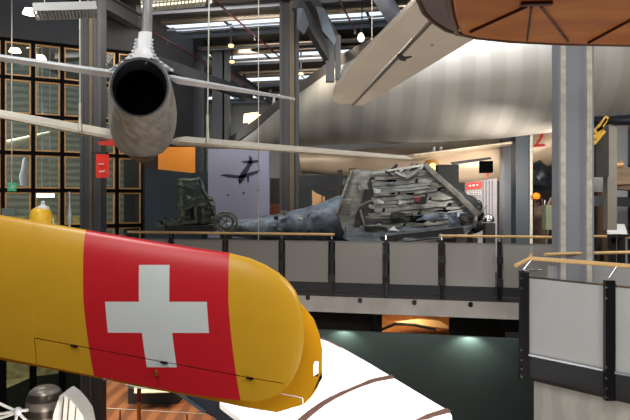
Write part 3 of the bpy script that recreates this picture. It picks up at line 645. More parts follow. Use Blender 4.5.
wr_ = thing('wing_wreck', 'torn grey wing section of a wrecked aircraft on a stand, centre', 'wreck', P(405, 245, 11.6))
def wq(x_, y_, d=0): return P(x_, y_, 11.6+(y_-205)*-.008+(x_-405)*.003+d)
crumple(MB().plate([wq(*q) for q in ((337, 214), (345, 195), (352, 171), (358, 169), (372, 172), (390, 173), (424, 165), (434, 171), (448, 183), (462, 197), (479, 214), (474, 226), (460, 233), (430, 236), (395, 239), (350, 238), (341, 230))], (0, .25, 0)).done('skin_panel', WA, wr_), .05, 2.2, 3)
def ledge(y): return interp([(160, 372), (174, 370), (200, 368), (214, 352), (240, 350)], y+0) if False else (372 if y < 205 else 372-(y-205)*.8)
def redge(y): return 428+(y-168)*1.02 if y < 214 else 474-(y-214)*.7
MB().plate([wq(*q, -.03) for q in ((372, 173), (424, 166), (448, 184), (476, 214), (470, 228), (430, 234), (352, 236), (356, 215))], (0, .03, 0)).done('dark_cavity', WD, wr_)  # dark sheet standing for the shade behind the torn strips
y_ = 172.0; n_s = 0
while y_ < 231:
    h = rnd.uniform(2.2, 6.0); xa = ledge(y_)+rnd.uniform(-2, 3); xe = redge(y_)-rnd.uniform(1, 5)
    cuts = sorted(rnd.uniform(xa, xe) for _ in range(rnd.choice((0, 1, 1, 2)))); xs_ = [xa]+cuts+[xe]
    for a_, b_ in zip(xs_, xs_[1:]):
        if b_-a_ < 6: continue
        g0 = -(a_-400)*.085; g1 = -(b_-400)*.085; d = -.06-rnd.random()*.035
        m_ = rnd.choice([WA, WA, WA, WP_, WP_, WB]) if y_ < 214 else rnd.choice([WA, WBL, WBL, WD, WP_])
        k_ = rnd.uniform(-1.0, 1.0)
        o = MB().plate([wq(a_, y_+g0, d), wq(b_-1, y_+g1+k_*.5, d), wq(b_-1.5-rnd.random()*3, y_+g1+h*.9, d-.02), wq((a_+b_)/2, y_+(g0+g1)/2+h+k_, d-.04), wq(a_+rnd.random()*2, y_+g0+h*.9, d)], (0, .03, 0)).done('torn_strip', m_, wr_)
        crumple(o, .012, 5, 2, n_s); n_s += 1
    y_ += h+rnd.uniform(-1.2, .25)
for (q0, q1, w_, m_) in (((425, 164), (479, 215), .09, WB), ((428, 166), (470, 209), .04, WBR), ((352, 171), (337, 214), .05, WA), ((372, 173), (424, 165), .04, WBR), ((345, 236), (440, 236), .12, WBL), ((380, 241), (462, 231), .16, WD), ((350, 243), (470, 229), .07, WBL), ((344, 213), (372, 200), .03, WB), ((360, 210), (364, 226), .03, WB), ((395, 172), (408, 177), .05, WBR), ((408, 177), (420, 168), .05, WBR), ((384, 170), (392, 176), .04, WD)):
    crumple(MB().bar(wq(*q0, -.16), wq(*q1, -.16), w_, w_).done('spar', m_, wr_), .012, 5, 3, q0[0])
for (x_, y_, w_, h_, m_) in ((418, 200, 6, 5, mat('faded_red_patch', (120, 60, 62), .7)), (423, 201, 8, 6, WD), (398, 216, 14, 6, WD), (376, 229, 20, 3.5, WD), (452, 219, 9, 12, WBL), (466, 218, 10, 9, WD), (363, 185, 9, 8, WB), (346, 205, 9, 12, WA)):
    crumple(MB().box(wq(x_, y_, -.2), (w_*.0193, .1, h_*.0193)).done('debris_lump', m_, wr_), .05, 4, 3, x_)
MB().plate([wq(389, 230, -.27), wq(394, 226, -.28), (wq(396, 229, -.27)), wq(400, 231, -.27)], (0, .03, 0)).done('white_shard', WHT, wr_)
for x_ in (388, 398): MB().bar(wq(x_, 240, -.1), Vector((wq(x_, 240).x, 11.3, 0)), .1, .1).done('stand_leg', BLACK, wr_)
for x_ in (460,): MB().bar(wq(x_, 230, .1), Vector((wq(x_, 240).x, 11.6, 0)), .3, .2).done('stand_block', mat('wreck_foot', (96, 88, 84), .7), wr_)
crumple(MB().plate([wq(346, 226, -.2), wq(400, 229, -.22), wq(474, 226, -.2), wq(466, 235, -.22), wq(430, 238, -.24), wq(395, 242.5, -.24), wq(352, 243.5, -.22), wq(344, 238, -.2)], (0, .1, 0)).done('lower_spar_skin', mat('dark_blue_grey_torn', (52, 54, 58), .5, .3, .3, 5, .3, stretch=(1, 1, 5), col2=(104, 108, 112), detail=8), wr_), .04, 3, 3, 9)
for i in range(16):
    x_ = rnd.uniform(374, 440); y_ = rnd.uniform(178, 228); w_ = rnd.uniform(6, 20)
    MB().plate([wq(x_, y_, -.2), wq(x_+w_, y_-w_*.09, -.2), wq(x_+w_*.8, y_+rnd.uniform(.8, 1.8), -.2)], (0, .03, 0)).done('gash', DARKIN, wr_)
for i in range(12):
    x_ = rnd.uniform(370, 450); y_ = rnd.uniform(176, 230); s2 = rnd.uniform(.03, .08)
    crumple(MB().box(wq(x_, y_, -.2), (s2*1.8, .02, s2)).done('scrap', rnd.choice([WBR, WB, WBL]), wr_), .03, 6, 2, i)
# top clutter on wreck: frames
for i in range(7):
    x_ = 378+i*7; crumple(MB().bar(wq(x_, 172-(i % 3), -.05), wq(x_+rnd.uniform(3, 9), 168+rnd.uniform(-5, 4), -.05), .05, .05).done('bent_bracket', rnd.choice([WD, WBR, WB]), wr_), .03, 5, 2, i)
# black engine lump on right
eng = thing('engine_wreck', 'dark crumpled engine lump at the right end of the torn wing', 'wreck', P(472, 236, 12))
for (x_, y_, r_) in ((466, 206, .25), (472, 214, .22), (458, 198, .18), (474, 224, .17), (466, 226, .2), (478, 206, .1)):
    crumple(MB().lathe(P(x_, y_, 12.05)-Vector((0, 0, r_)), [(.03, 0), (r_*.8, r_*.4), (r_, r_), (r_*.8, r_*1.6), (.03, r_*2)], 14).done('casting', mat('soot_metal', (38, 42, 44), .5, .4, .4, 8), eng, smooth=True), .06, 4, 1, x_)
MB().tube([P(473, 224, 11.9), P(487, 205, 11.9)], .014, 6).done('rod', WA, eng)
MB().bar(P(468, 222, 12), Vector((P(468, 0, 12).x, 12, 0)), .15, .15).done('stand_leg', BLACK, eng)
# blue fuselage wreck at left
bf = thing('fuselage_wreck', 'blue-grey battered fuselage wreck tapering to the left behind the rail', 'wreck', P(290, 245, 12.2))
rg = []
for x_, y_, r_ in ((226, 229, 6), (245, 229, 9), (262, 228, 11), (280, 227, 13), (300, 225, 16), (320, 222, 19), (340, 219, 22), (356, 219, 23)):
    c_ = P(x_, y_, 12.4); s_ = 12.4/F*r_; rg.append([c_+Vector((.0, math.cos(2*math.pi*j/20)*s_*1.3, math.sin(2*math.pi*j/20)*s_)) for j in range(20)])
rg2 = []
for a_, b_ in zip(rg, rg[1:]):
    for t in (0, .33, .66): rg2.append([p.lerp(q, t) for p, q in zip(a_, b_)])
crumple(MB().loft(rg2+[rg[-1]]).done('hull', WBL, bf, smooth=True), .05, 2.5, 1, 5)
for i in range(16):
    x_ = rnd.uniform(272, 345); y_ = rnd.uniform(211, 232); s_ = rnd.uniform(.03, .1)
    crumple(MB().box(P(x_, y_, 12.02), (s_*1.5, .04, s_)).done('skin_patch', rnd.choice([WBR, WD, WB, WBL]), bf), .04, 6, 2, i)
for x_, y_ in ((276, 218), (337, 227), (309, 232)): MB().lathe(P(x_, y_, 11.97), [(.03, -.02), (.05, .02)], 10, 'Y').done('hole', BLACK, bf)
for x_ in (262, 335): MB().bar(P(x_, 232, 12.4), Vector((P(x_, 0, 12.4).x, 12.4, 0)), .12, .12).done('stand_leg', BLACK, bf)
tag(MB().lathe(P(254, 238, 13), [(.3, 0), (.3, .04)], 8).done('x', WD), '', '') if 0 else None
# cockpit frame wreck at the left
OLV = mat('corroded_olive_frame', (54, 60, 56), .6, .2, .3, 9, .2, col2=(118, 124, 106), detail=8)
cf = thing('cockpit_wreck', 'twisted open cockpit frame wreck before the dark blue partition', 'wreck', P(195, 240, 12.6))
def cw(x_, y_, d=0): return P(x_, y_, 12.6+d)
for pth, r_ in (([(179, 181), (190, 180.5), (200, 179.5)], .045), ([(179, 181), (180, 195), (181, 208), (181, 226)], .05), ([(200, 180), (203, 191), (208, 200), (214, 206)], .05), ([(184, 201), (193, 199), (202, 197.5), (212, 207)], .025), ([(181, 210), (195, 206), (209, 204)], .03), ([(212, 204), (214, 214), (218, 222)], .04)):
    crumple(MB().tube([cw(*q) for q in pth], r_, 7).done('frame_tube', OLV, cf, smooth=True), .03, 6, 1, pth[0][0])
for i in range(8):
    x_ = 183+i*3.9; crumple(MB().box(cw(x_+1, 214+i*.2, rnd.uniform(-.1, .1)), (.06, .05, .34)).done('rib', rnd.choice([OLV, OLV, WB, WD]), cf), .03, 5, 2, i)
crumple(MB().box(cw(197, 216, .15), (.68, .1, .3)).done('side_skin', WD, cf), .04, 3, 3)
crumple(MB().plate([cw(203, 190), cw(214, 199), cw(216, 207), cw(206, 203)], (0, .04, 0)).done('side_flap', OLV, cf), .03, 4, 2)
crumple(MB().bar(cw(156, 225), cw(205, 221), .12, .08).done('longeron', OLV, cf), .03, 4, 3)
crumple(MB().plate([cw(180, 182, .2), cw(200, 181, .2), cw(206, 196, .2), cw(214, 206, .2), cw(216, 226, .2), cw(180, 226, .2)], (0, .04, 0)).done('inner_skin', mat('grey_green_sheet', (62, 76, 78), .6, .1, .2, 6, .2, col2=(92, 104, 102)), cf), .05, 3, 3, 4)
for i in range(22):
    x_ = rnd.uniform(158, 216); y_ = rnd.uniform(219, 227) if x_ < 180 else rnd.uniform(196, 227)
    crumple(MB().bar(cw(x_, y_, -.12), cw(x_+rnd.uniform(-5, 6), y_+rnd.uniform(-4, 4), -.08), .05, .03).done('torn_fragment', rnd.choice([OLV, OLV, WD, WB, WBR]), cf), .03, 6, 2, i)
for y_ in (184, 190, 205): crumple(MB().bar(cw(178, y_, -.03), cw(184, y_+2, -.03), .07, .06).done('torn_fragment', OLV, cf), .04, 6, 2, y_)
MB().bar(cw(170, 229), cw(215, 228), .5, .14).done('seat_tray', WD, cf)
for q in (172, 205): MB().bar(cw(q, 230), Vector((cw(q, 0).x, 12.6, 0)), .1, .1).done('stand_leg', BLACK, cf)
r = thing('wheel_wreck', 'round glazed frame piece lying between cockpit wreck and banner', 'wreck', P(225, 235, 12.2))
for s_ in (.2, .13): MB().tube([P(226, 222, 11.75)+Vector((math.cos(a*.5236)*s_*1.1, 0, math.sin(a*.5236)*s_)) for a in range(13)], .028, 6).done('hoop', OLV, r, smooth=True)
for a in range(5): MB().bar(P(226, 222, 11.75), P(226, 222, 11.75)+Vector((math.cos(a*1.256)*.2, 0, math.sin(a*1.256)*.2)), .02, .02).done('spoke', OLV, r)
MB().bar(P(226, 231, 12.2), Vector((P(226, 0, 12.2).x, 12.2, 0)), .3, .2).done('stand', WD, r)

# partitions and banner
NAVY = mat('dark_blue_partition', (52, 62, 70), .8, 0, .06, 1.5)
r = thing('display_wall', 'dark blue-grey free-standing display wall behind the cockpit wreck', 'partition', (P(178, 0, 14).x, 14, 0))
a_, b_ = P(145, 168, 14.2), P(193, 173, 14.9)
MB().plate([Vector((a_.x, 14.2, 0)), Vector((b_.x, 14.9, 0)), b_, a_], (0, .1, 0)).done('front_panel', NAVY, r)
c_ = P(210, 172, 14.6); MB().plate([Vector((b_.x, 14.9, 0)), Vector((c_.x, 14.6, 0)), c_, b_], (0, .1, 0)).done('side_panel', NAVY, r)
r = thing('orange_banner', 'glowing orange display panel above the dark blue wall', 'panel', P(178, 175, 16))
MB().plate([P(158, 147, 16), P(195, 147, 16), P(195, 180, 16), P(158, 180, 16)], (0, .08, 0)).done('panel_face', mat('orange_laminate', (236, 148, 52), .5, 0, .08, 1), r)
MB().bar(P(178, 180, 16.1), Vector((P(178, 0, 16.1).x, 16.1, 0)), .1, .1).done('post', DSTEEL, r)
r = thing('photo_banner', 'pale lavender photo banner showing a dark dive bomber releasing bombs', 'banner', (P(238, 0, 14.2).x, 14.2, 0))
MB().plate([P(208, 149, 14.2), P(269, 149, 14.2), P(269, 240, 14.2), P(208, 240, 14.2)], (0, .06, 0)).done('banner_sheet', mat('lavender_photo_print', (150, 150, 172), .7, 0, .06, .9), r)
mb = MB()
def sil(pp): mb.plate([P(x_, y_, 14.19) for x_, y_ in pp], (0, .012, 0))
sil([(249, 155), (252, 158), (252.5, 164), (250, 167), (247, 173), (244, 180), (240, 183.5), (238, 181), (239, 176), (243, 170), (247, 165), (249, 160)])
sil([(219.5, 175), (226, 174), (240, 175.5), (248, 173), (257, 170.5), (260.5, 170.2), (258, 173), (247, 177), (241, 178.5), (230, 177.5)])
sil([(242, 161), (258, 160), (259, 162), (250, 163.5), (242, 162.5)]); sil([(247, 176), (249, 176), (249, 182), (247, 182)]); sil([(239, 180), (241, 180), (240.5, 184), (239, 184)])
mb.done('plane_silhouette', mat('silhouette_print', (44, 44, 66), .7), r)
mb = MB()
for x_, y_ in ((228, 195), (243.5, 193), (258, 190)): mb.plate([P(x_-1.2, y_+.8, 14.19), P(x_-.4, y_-.8, 14.19), P(x_+1.4, y_-.9, 14.19), P(x_+.6, y_+1, 14.19)], (0, .012, 0))
mb.done('bomb_silhouette', mat('silhouette_print', (44, 44, 66)), r)
MB().box((P(238, 0, 14.2).x, 14.25, .35), (1.5, .2, .7)).done('banner_base', NAVY, r)
# things between banner and wreck
def box_thing(name, lab, cat, x0, y0, x1, y1, Y, m_, d=.3):
    a, b_ = P(x0, y0, Y), P(x1, y1, Y); return tag(MB().plate([Vector((a.x, Y, b_.z)), Vector((b_.x, Y, b_.z)), Vector((b_.x, Y, a.z)), Vector((a.x, Y, a.z))], (0, d, 0)).done(name, m_, bevel=.01), lab, cat)
DB = mat('brown_board', (92, 70, 54), .7, 0, .2, 3)
box_thing('display_case', 'dark cabinet between banner and centre column', 'cabinet', 270, 178, 281, 280, 15, mat('dark_cabinet', (52, 44, 42), .6), .4)
box_thing('crate', 'small rust-orange box behind the fuselage wreck near the banner', 'box', 270, 204, 281, 275, 14.6, mat('rust_orange', (130, 70, 36), .7), .3)
box_thing('display_wall', 'dark display wall behind the centre column and wreck', 'partition', 297, 175, 338, 280, 16, mat('charcoal_wall', (48, 50, 54), .7), .3)
MC['peach'] = mat('peach_board', (220, 170, 116), .6, 0, .1)  # plain peach colour
r = thing('torn_board', 'small peach board with torn edge before the dark wall', 'board', P(318, 205, 14.8))
MB().plate([P(312, 190, 14.8), P(316, 193, 14.8), P(325, 197, 14.8), P(325, 245, 14.8), P(313, 245, 14.8)], (0, .05, 0)).done('board_face', MC['peach'], r)
MB().bar(P(322, 196, 14.7), P(322, 245, 14.7), .03, .03).done('upright', DB, r)
MB().bar(P(319, 240, 14.85), Vector((P(319, 0, 14.85).x, 14.85, 0)), .1, .1).done('foot', DB, r)
box_thing('display_wall', 'pale grey-blue panel showing between the centre column and the wreck', 'partition', 340, 165, 374, 280, 17, mat('blue_grey_board', (110, 116, 118), .7), .2)
box_thing('steel_post', 'brown upright post just left of the torn wing tip', 'post', 349, 168, 357, 280, 15, DB, .15)
r = thing('scaffold_frame', 'thin dark red lattice frame left of the torn wing', 'frame', P(340, 240, 14.4))
for q0, q1 in (((327, 190), (350, 184)), ((346, 184), (352, 200)), ((342, 186), (350, 203)), ((329, 196), (350, 204)), ((338, 188), (342, 242))): MB().bar(P(*q0, 14.4), P(*q1, 14.4), .06, .05).done('strut', mat('dark_red_strut', (60, 38, 34), .6), r)

# ---------------------------------------------------------------- second aircraft with red numerals
BRNF = mat('beige_brown_hull', (186, 164, 140), .4, .15, .08, 2)
ac = thing('numbered_aircraft', 'beige aircraft hull with red numerals behind the middle-right column', 'aircraft', P(480, 185, 15))
rg = []
for x_, y_, r_, Y_ in ((300, 163, 10, 17), (350, 163, 14, 16.6), (390, 162, 17, 16.2), (420, 161, 20, 16), (450, 159, 24, 15.8), (480, 156, 27, 15.6), (510, 152, 29, 15.4), (530, 147, 27, 15.2), (553, 139, 24, 15), (600, 122, 20, 14.6), (640, 112, 16, 14.2)):
    c_ = P(x_, y_, Y_); s_ = Y_/F*r_; rg.append([c_+Vector((math.sin(2*math.pi*j/32)*-.1*s_, math.cos(2*math.pi*j/32)*s_, math.sin(2*math.pi*j/32)*s_)) for j in range(32)])
MB().loft(rg).done('hull', BRNF, ac, smooth=True)
def w2(name, pts_, th, m_): MB().plate([P(*q) for q in pts_], (0, 0, th)).done(name, m_, ac, bevel=.01)
w2('wing', [(402, 158, 14.2), (414, 156, 14), (512, 143.5, 13.6), (516, 146, 15.0), (420, 161, 15.6)], .05, mat('polished_wing', (206, 190, 166), .3, .4))
for x_ in (434, 441): MB().lathe(P(x_, 153, 14.2), [(.03, 0), (.05, .03), (.03, .09), (.04, .14)], 10).done('fitting', SILVL, ac, smooth=True)
MB().lathe(P(432, 167, 14.6), [(.1, -.1), (.19, 0), (.2, .12), (.15, .3), (.05, .4)], 18, 'Y').done('engine_cowl', mat('gold_cowl', (200, 150, 84), .3, .5), ac, smooth=True)
MB().box(P(486, 167, 14.3), (.28, .2, .28)).done('black_block', DARKIN, ac); MB().plate([P(487, 173, 14.2), P(489.5, 173, 14.2), P(486.5, 179, 14.2)], (0, .03, 0)).done('red_tag', mat('red_tag', (150, 40, 30), .6), ac)
MB().plate([P(452, 162, 14.2), P(490, 157, 14.0), P(492, 159, 14.0), P(455, 164.5, 14.2)], (0, .2, 0)).done('wing_root_slot', WD, ac)
MB().box(P(447, 174, 13.2), (.45, .3, .4)).done('gun_mount', mat('matt_dark', (34, 35, 36), .9, 0, .2), ac)
for x_ in (445,): MB().bar(P(x_, 180, 13.4), Vector((P(x_, 0, 13.4).x, 13.4, 0)), .12, .12).done('support_post', DSTEEL, ac)
for x_ in (340, 515): MB().bar(P(x_, 170, 15.4), Vector((P(x_, 0, 15.4).x, 15.4, 0)), .12, .12).done('support_post', DSTEEL, ac)
REDP = mat('red_numeral_paint', (196, 52, 36), .5, 0, .1)
def text(body, loc, size, parent, m_, name):
    cu = bpy.data.curves.new(name, 'FONT'); cu.body = body; cu.size = size; cu.extrude = .004; cu.offset = .004; cu.space_character = .8; cu.shear = .1
    t = bpy.data.objects.new(name, cu); C.objects.link(t); bpy.context.view_layer.update()
    dg = bpy.context.evaluated_depsgraph_get(); me = bpy.data.meshes.new_from_object(t.evaluated_get(dg)); bpy.data.objects.remove(t)
    me.transform(Matrix.Translation(Vector(loc)-parent.location) @ Matrix.Rotation(math.radians(-4), 4, 'Y') @ Matrix.Rotation(math.pi/2, 4, 'X') @ Matrix.Shear('XZ', 4, (0, 0)))
    o = bpy.data.objects.new(name, me); C.objects.link(o); me.materials.clear(); me.materials.append(m_); o.parent = parent; return o
text('23', P(532.5, 147, 14.5), .6, ac, REDP, 'numeral')

# info board with red label
r = thing('info_board', 'pale grey information board with a red label above the engine wreck', 'board', P(481, 240, 13.5))
MB().plate([P(465, 183, 13.5), P(497, 178, 13.5), P(497, 290, 13.5), P(465, 290, 13.5)], (0, .05, 0)).done('board_face', mat('pale_grey_board', (150, 146, 150), .6), r)
MB().plate([P(466.5, 183, 13.46), P(482, 181, 13.46), P(482, 188, 13.46), P(466.5, 190, 13.46)], (0, .03, 0)).done('red_label', REDS, r)
mb = MB()
for x_ in (470, 473.5, 477): mb.box(P(x_, 185.8-(x_-470)*.13, 13.43), (.045, .02, .035))
for row in range(3):
    x_ = 467
    while x_ < 481:
        w_ = rnd.uniform(1, 2.6); mb.box(P(x_+w_/2, 191+row*1.6, 13.47), (w_*.019, .02, .018)); x_ += w_+.7
mb.done('lettering', WHT, r)
mb = MB()
for x_ in (484, 487, 490, 493): mb.bar(P(x_, 181, 13.48), P(x_, 288, 13.48), .03, .02)
mb.done('batten', mat('batten_grey', (160, 158, 164), .6), r)
lam = thing('polished_helmet', 'small shiny silver dome on a dark pedestal beside the right column', 'helmet', P(488, 240, 12.3))
MB().lathe(P(488, 222, 12.4), [(.13, 0), (.13, .06), (.1, .13), (.03, .16)], 16).done('dome', CHROME, lam, smooth=True)
MB().bar(P(489, 223, 12.4), Vector((P(489, 0, 12.4).x, 12.4, 0)), .22, .2).done('pedestal', WD, lam)
box_thing('bench_crate', 'brown wooden bench top behind the bridge panels, right of the wreck', 'bench', 442, 238, 478, 282, 12.4, DB, .5)
box_thing('low_plinth', 'pale grey plinth behind the bridge panels under the torn wing', 'plinth', 392, 237, 436, 285, 13, mat('pale_plinth', (170, 160, 152), .7), .5)
box_thing('low_plinth', 'dark plinth under the blue-grey fuselage wreck', 'plinth', 258, 238, 335, 288, 12.75, mat('dark_plinth', (60, 58, 62), .7), .4)
# behind the columns at right
box_thing('display_wall', 'dark back wall between the middle-right and front columns', 'partition', 530, 165, 640, 275, 17, mat('dark_brown_wall', (52, 44, 40), .8), .2)
box_thing('showcase', 'bluish glass showcase left of the front column', 'showcase', 534, 206, 546, 275, 14.2, mat('showcase_brown', (96, 74, 60), .5, 0, .4, 12), .3)
box_thing('locker', 'pale green cabinet just left of the front column', 'cabinet', 546, 205, 553, 230, 13.2, mat('pale_green_cabinet', (96, 104, 84), .6), .25)
tag(MB().lathe(P(536, 200, 13.6), [(.03, 0), (.08, .03), (.1, .09), (.07, .15), (.02, .17)], 16).done('orange_helmet', mat('orange_plastic', (240, 140, 30), .4), smooth=True), 'orange ball beside the middle-right column', 'ball')
tag(crumple(MB().lathe(P(540, 190, 14.5), [(.05, 0), (.25, .1), (.3, .35), (.2, .6), (.05, .7)], 14).done('engine', mat('dark_engine', (40, 46, 52), .4, .5, .5, 9), smooth=True), .06, 4, 1), 'dark blue engine block above the orange ball', 'engine')
r = thing('machine_stack', 'cluttered brown machinery behind glass next to the right column', 'machine', P(542, 250, 14.9))
for i in range(14):
    MB().tube([P(rnd.uniform(533, 552), rnd.uniform(195, 205), 14.9), P(rnd.uniform(533, 552), rnd.uniform(225, 260), 14.9)], rnd.uniform(.015, .04), 6).done('pipe', rnd.choice([WB, DB, WBR, MC['rust_orange']]), r)
# right edge exhibits beyond the front column
GUNM = mat('gun_barrel_black', (40, 42, 50), .35, .5, .1)
g = thing('cannon', 'black horizontal gun barrel with yellow stripes at the right edge', 'cannon', P(615, 120, 7.7))
MB().tube([P(590, 120, 7.7), P(612, 120, 7.7), P(616, 120, 7.7), P(660, 119, 7.7)], [.05, .06, .072, .072], 16).done('barrel', GUNM, g, smooth=True)
YEL = mat('hazard_yellow', (230, 180, 70), .35, .2)
for q0, q1 in (((594, 139), (606, 119)), ((593, 144), (604, 131)), ((596, 131), (602, 127)), ((594, 133), (607, 117))): MB().bar(P(*q0, 7.55), P(*q1, 7.55), 0.05, .04).done('yellow_strut', YEL, g)
MB().box(P(599, 150, 7.8), (.16, .2, .7)).done('mount', WD, g)
MB().bar(P(610, 126, 7.8), P(610, 126, 7.8)+Vector((0, 0, -1.35)), .12, .12).done('pillar', mat('pillar_pale', (120, 116, 106), .6), g)
tag(MB().box(P(619.5, 175, 13.4), (.26, .2, 4.3)).done('lattice_post', STEEL), 'grey post with perforated edge at the right edge', 'post')
box_thing('grey_panel', 'pale grey upright panel behind the gun barrel', 'panel', 606, 128, 615, 290, 15, mat('pale_panel', (128, 124, 116), .7), .1)
r = thing('wooden_beam', 'varnished wooden pole lying above the brown wing at right', 'pole', P(610, 165, 8.5))
MB().tube([P(588, 165, 8.5), P(622, 164.5, 8.5)], .05, 12).done('pole_body', mat('varnished_pole', (176, 130, 80), .35), r, smooth=True)
MB().tube([P(590, 175, 8.5), P(600, 176, 8.5), P(607, 172, 8.5), P(612, 166, 8.5)], .012, 6).done('hook_wire', BLACK, r)
w = thing('small_wing', 'brown and beige wing stub at the right edge behind the column', 'aircraft part', P(615, 180, 9))
MB().plate([P(596, 180, 8.8), P(604, 173, 9.3), P(650, 169, 9.3), P(660, 184, 8.8), P(610, 185, 8.7)], (0, 0, .06)).done('wing_skin', mat('tan_wing', (128, 104, 80), .5), w, bevel=.01)
MB().plate([P(594, 181, 8.8), P(660, 186, 8.8), P(660, 192, 8.8), P(600, 188, 8.8)], (0, .3, 0)).done('wing_underside', DB, w)
MB().box(P(592, 182, 8.8), (.2, .25, .3)).done('mount_block', BLACK, w)
tag(MB().bar(P(592, 201, 12.5), P(660, 203, 12.5), .3, .2).done('cross_beam', DSTEEL), 'dark blue-grey horizontal beam behind the reading desk', 'beam')
for x_, m_ in ((603, DB), (611, mat('pale_panel', (0, 0, 0))), (622, DB)):
    tag(MB().box((P(x_, 0, 14.4).x, 14.4, 1.1), (.18, .18, 2.2)).done('upright', m_), 'upright post under the blue-grey beam, %s of three' % {603: 'left', 611: 'middle', 622: 'right'}[x_], 'post')
r = thing('reading_desk', 'tilted white information desk on a black stand at right edge', 'desk', (P(617, 0, 8.2).x, 8.4, 0))
MB().plate([P(606, 224, 8.6), P(624.5, 224, 8.6), P(627, 232, 8.15), P(607.5, 232, 8.15)], (0, .0, -.03)).done('desk_top', mat('white_laminate', (240, 240, 240), .3, 0, .02), r)
MB().plate([P(606, 225.5, 8.63), P(627, 225.5, 8.63), P(629, 234.5, 8.18), P(607, 234.5, 8.18)], (0, .0, -.04)).done('desk_tray', BLACK, r)
for x_ in (612, 621): MB().bar(P(x_, 232, 8.4), Vector((P(x_, 0, 8.4).x, 8.4, 0)), .1, .07).done('stand_leg', BLACK, r)
struct(MB().plate([Vector((3.2, 7.7, 0)), Vector((9, 6.4, 0)), Vector((9, 12, 0)), Vector((5, 11, 0))], (0, 0, -.2)).done('floor_right_gallery', LINO))
r = thing('gallery_handrail', 'oak handrail on slim posts behind the reading desk', 'handrail', P(615, 240, 9.9))
MB().tube([P(590, 236, 9.9), P(612, 236.5, 9.9), P(650, 239, 9.7)], .02, 10).done('rail', WOODRAIL, r, smooth=True)
for x_ in (600, 640): MB().bar(P(x_, 238, 9.8), Vector((P(x_, 0, 9.8).x, 9.8, 0)), .05, .05).done('post', BLACK, r)

# ---------------------------------------------------------------- lower left: things on the ground floor
def gnd(x_, y_): Y = (EYE-ZL)*F/(y_-200); return P(x_, y_, Y)
COWL = wavemat('striped_sheet_metal', (74, 68, 62), (150, 142, 134), 'Z', 1.8, .35, .6, .1, .4)
nc = thing('engine_nacelle', 'grey metal engine nacelle with white panelled fairing at lower left', 'aircraft part', P(55, 440, 7))
prof = [(28, 420), (29, 408), (32, 395), (38, 388.5), (46, 387), (54, 389.5), (61, 395), (60, 420)]
rg = []
for (hw, y_) in ((10, 387), (14, 390), (17, 396), (18, 405), (18.5, 420), (18, 480)):
    c_ = P(45, y_, 7); s_ = 7/F; rg.append([c_+Vector((math.cos(2*math.pi*j/24)*hw*s_, math.sin(2*math.pi*j/24)*hw*s_, 0)) for j in range(24)])
MB().loft(rg).done('cowl', COWL, nc, smooth=True)
WP = mat('white_panelled_fairing', (216, 214, 208), .5, 0, .06, 4)
MB().plate([P(x_, y_, 6.6) for x_, y_ in ((53, 440), (55, 412), (59, 396), (63, 394), (70, 399), (77, 407), (83, 416), (88, 440))], (0, .3, 0)).done('fairing', WP, nc, bevel=.01)
for q0, q1 in (((64, 396), (60, 440)), ((69, 399), (66, 440)), ((76, 407), (73, 440))): MB().bar(P(*q0, 6.59), P(*q1, 6.59), .008, .008).done('panel_line', WD, nc)
MB().plate([P(x_, y_, 6.5) for x_, y_ in ((52, 440), (53, 415), (58, 400), (59.5, 404), (56, 440))], (0, .05, 0)).done('bright_edge', WHT, nc)
MB().bar(P(45, 470, 7), Vector((P(45, 0, 7).x, 7, ZL)), .2, .2).done('stand', DSTEEL, nc)
rk = thing('strut_cluster', 'knot of white struts meeting at the lower left corner', 'struts', P(18, 430, 6.6))
for pth in ([(-20, 396), (-6, 401), (16, 411), (30, 424)], [(-20, 418), (0, 414), (16, 411.5), (28, 410)], [(-20, 424), (4, 417), (18, 412)], [(18, 411), (13, 430), (12, 450)]):
    MB().tube([P(x_, y_, 6.6) for x_, y_ in pth], .016, 8).done('strut', WHT, rk, smooth=True)
MB().lathe(P(17.5, 411.5, 6.58), [(.01, -.04), (.045, -.02), (.045, .02), (.01, .04)], 14, 'Y').done('hub', SILVL, rk, smooth=True)
MB().bar(P(12, 445, 6.6), Vector((P(12, 0, 6.6).x, 6.6, ZL)), .06, .06).done('stand', DSTEEL, rk)
# floor-level exhibits
DKF = mat('display_frame_dark', (36, 34, 32), .5)
r = thing('floor_showcase', 'low six-sided showcase with pale base on the wooden floor', 'showcase', gnd(165, 402))
hexo = [(128, 394), (150, 385), (182, 385), (190, 390), (178, 404), (128, 404)]
MB().plate([gnd(*q) for q in hexo], (0, 0, .5)).done('frame', DKF, r)
MB().plate([gnd(*q)+Vector((0, 0, .51)) for q in ((134, 404), (150, 399), (178, 399), (170, 409), (134, 410))], (0, 0, .02)).done('pale_top', mat('pale_sand', (150, 146, 128), .8), r)
r = thing('barrier_post', 'slim red and orange post standing on the wooden floor', 'post', P(139, 416, 15))
pt = P(139, 388, 15)
MB().tube([pt, Vector((pt.x, 15, pt.z-.35))], .05, 10).done('red_top', mat('red_post', (150, 36, 30), .5), r); MB().tube([Vector((pt.x, 15, pt.z-.35)), Vector((pt.x, 15, ZL))], .05, 10).done('shaft', mat('orange_post', (226, 124, 50), .5), r)
mb = MB(); mb.box((pt.x, 15, pt.z-.9), (.3, .2, .12)); mb.done('fitting', WD, r)
NV = mat('navy_tail_paint', (48, 56, 70), .45, .1, .15)
r = thing('tail_fin', 'dark blue-grey tail fin poking out beneath the yellow wing', 'aircraft part', P(205, 400, 9.6))
MB().plate([P(x_, y_, 9.6) for x_, y_ in ((168, 380), (205, 380), (222, 396), (219, 410), (232, 420), (240, 440), (214, 418), (200, 411), (185, 401))], (0, .25, .0)).done('fin_skin', NV, r, bevel=.02)
MB().bar(P(176, 391, 9.55), P(205, 412, 9.55), .05, .05).done('leading_edge', mat('grey_blue_edge', (88, 98, 112), .4), r)
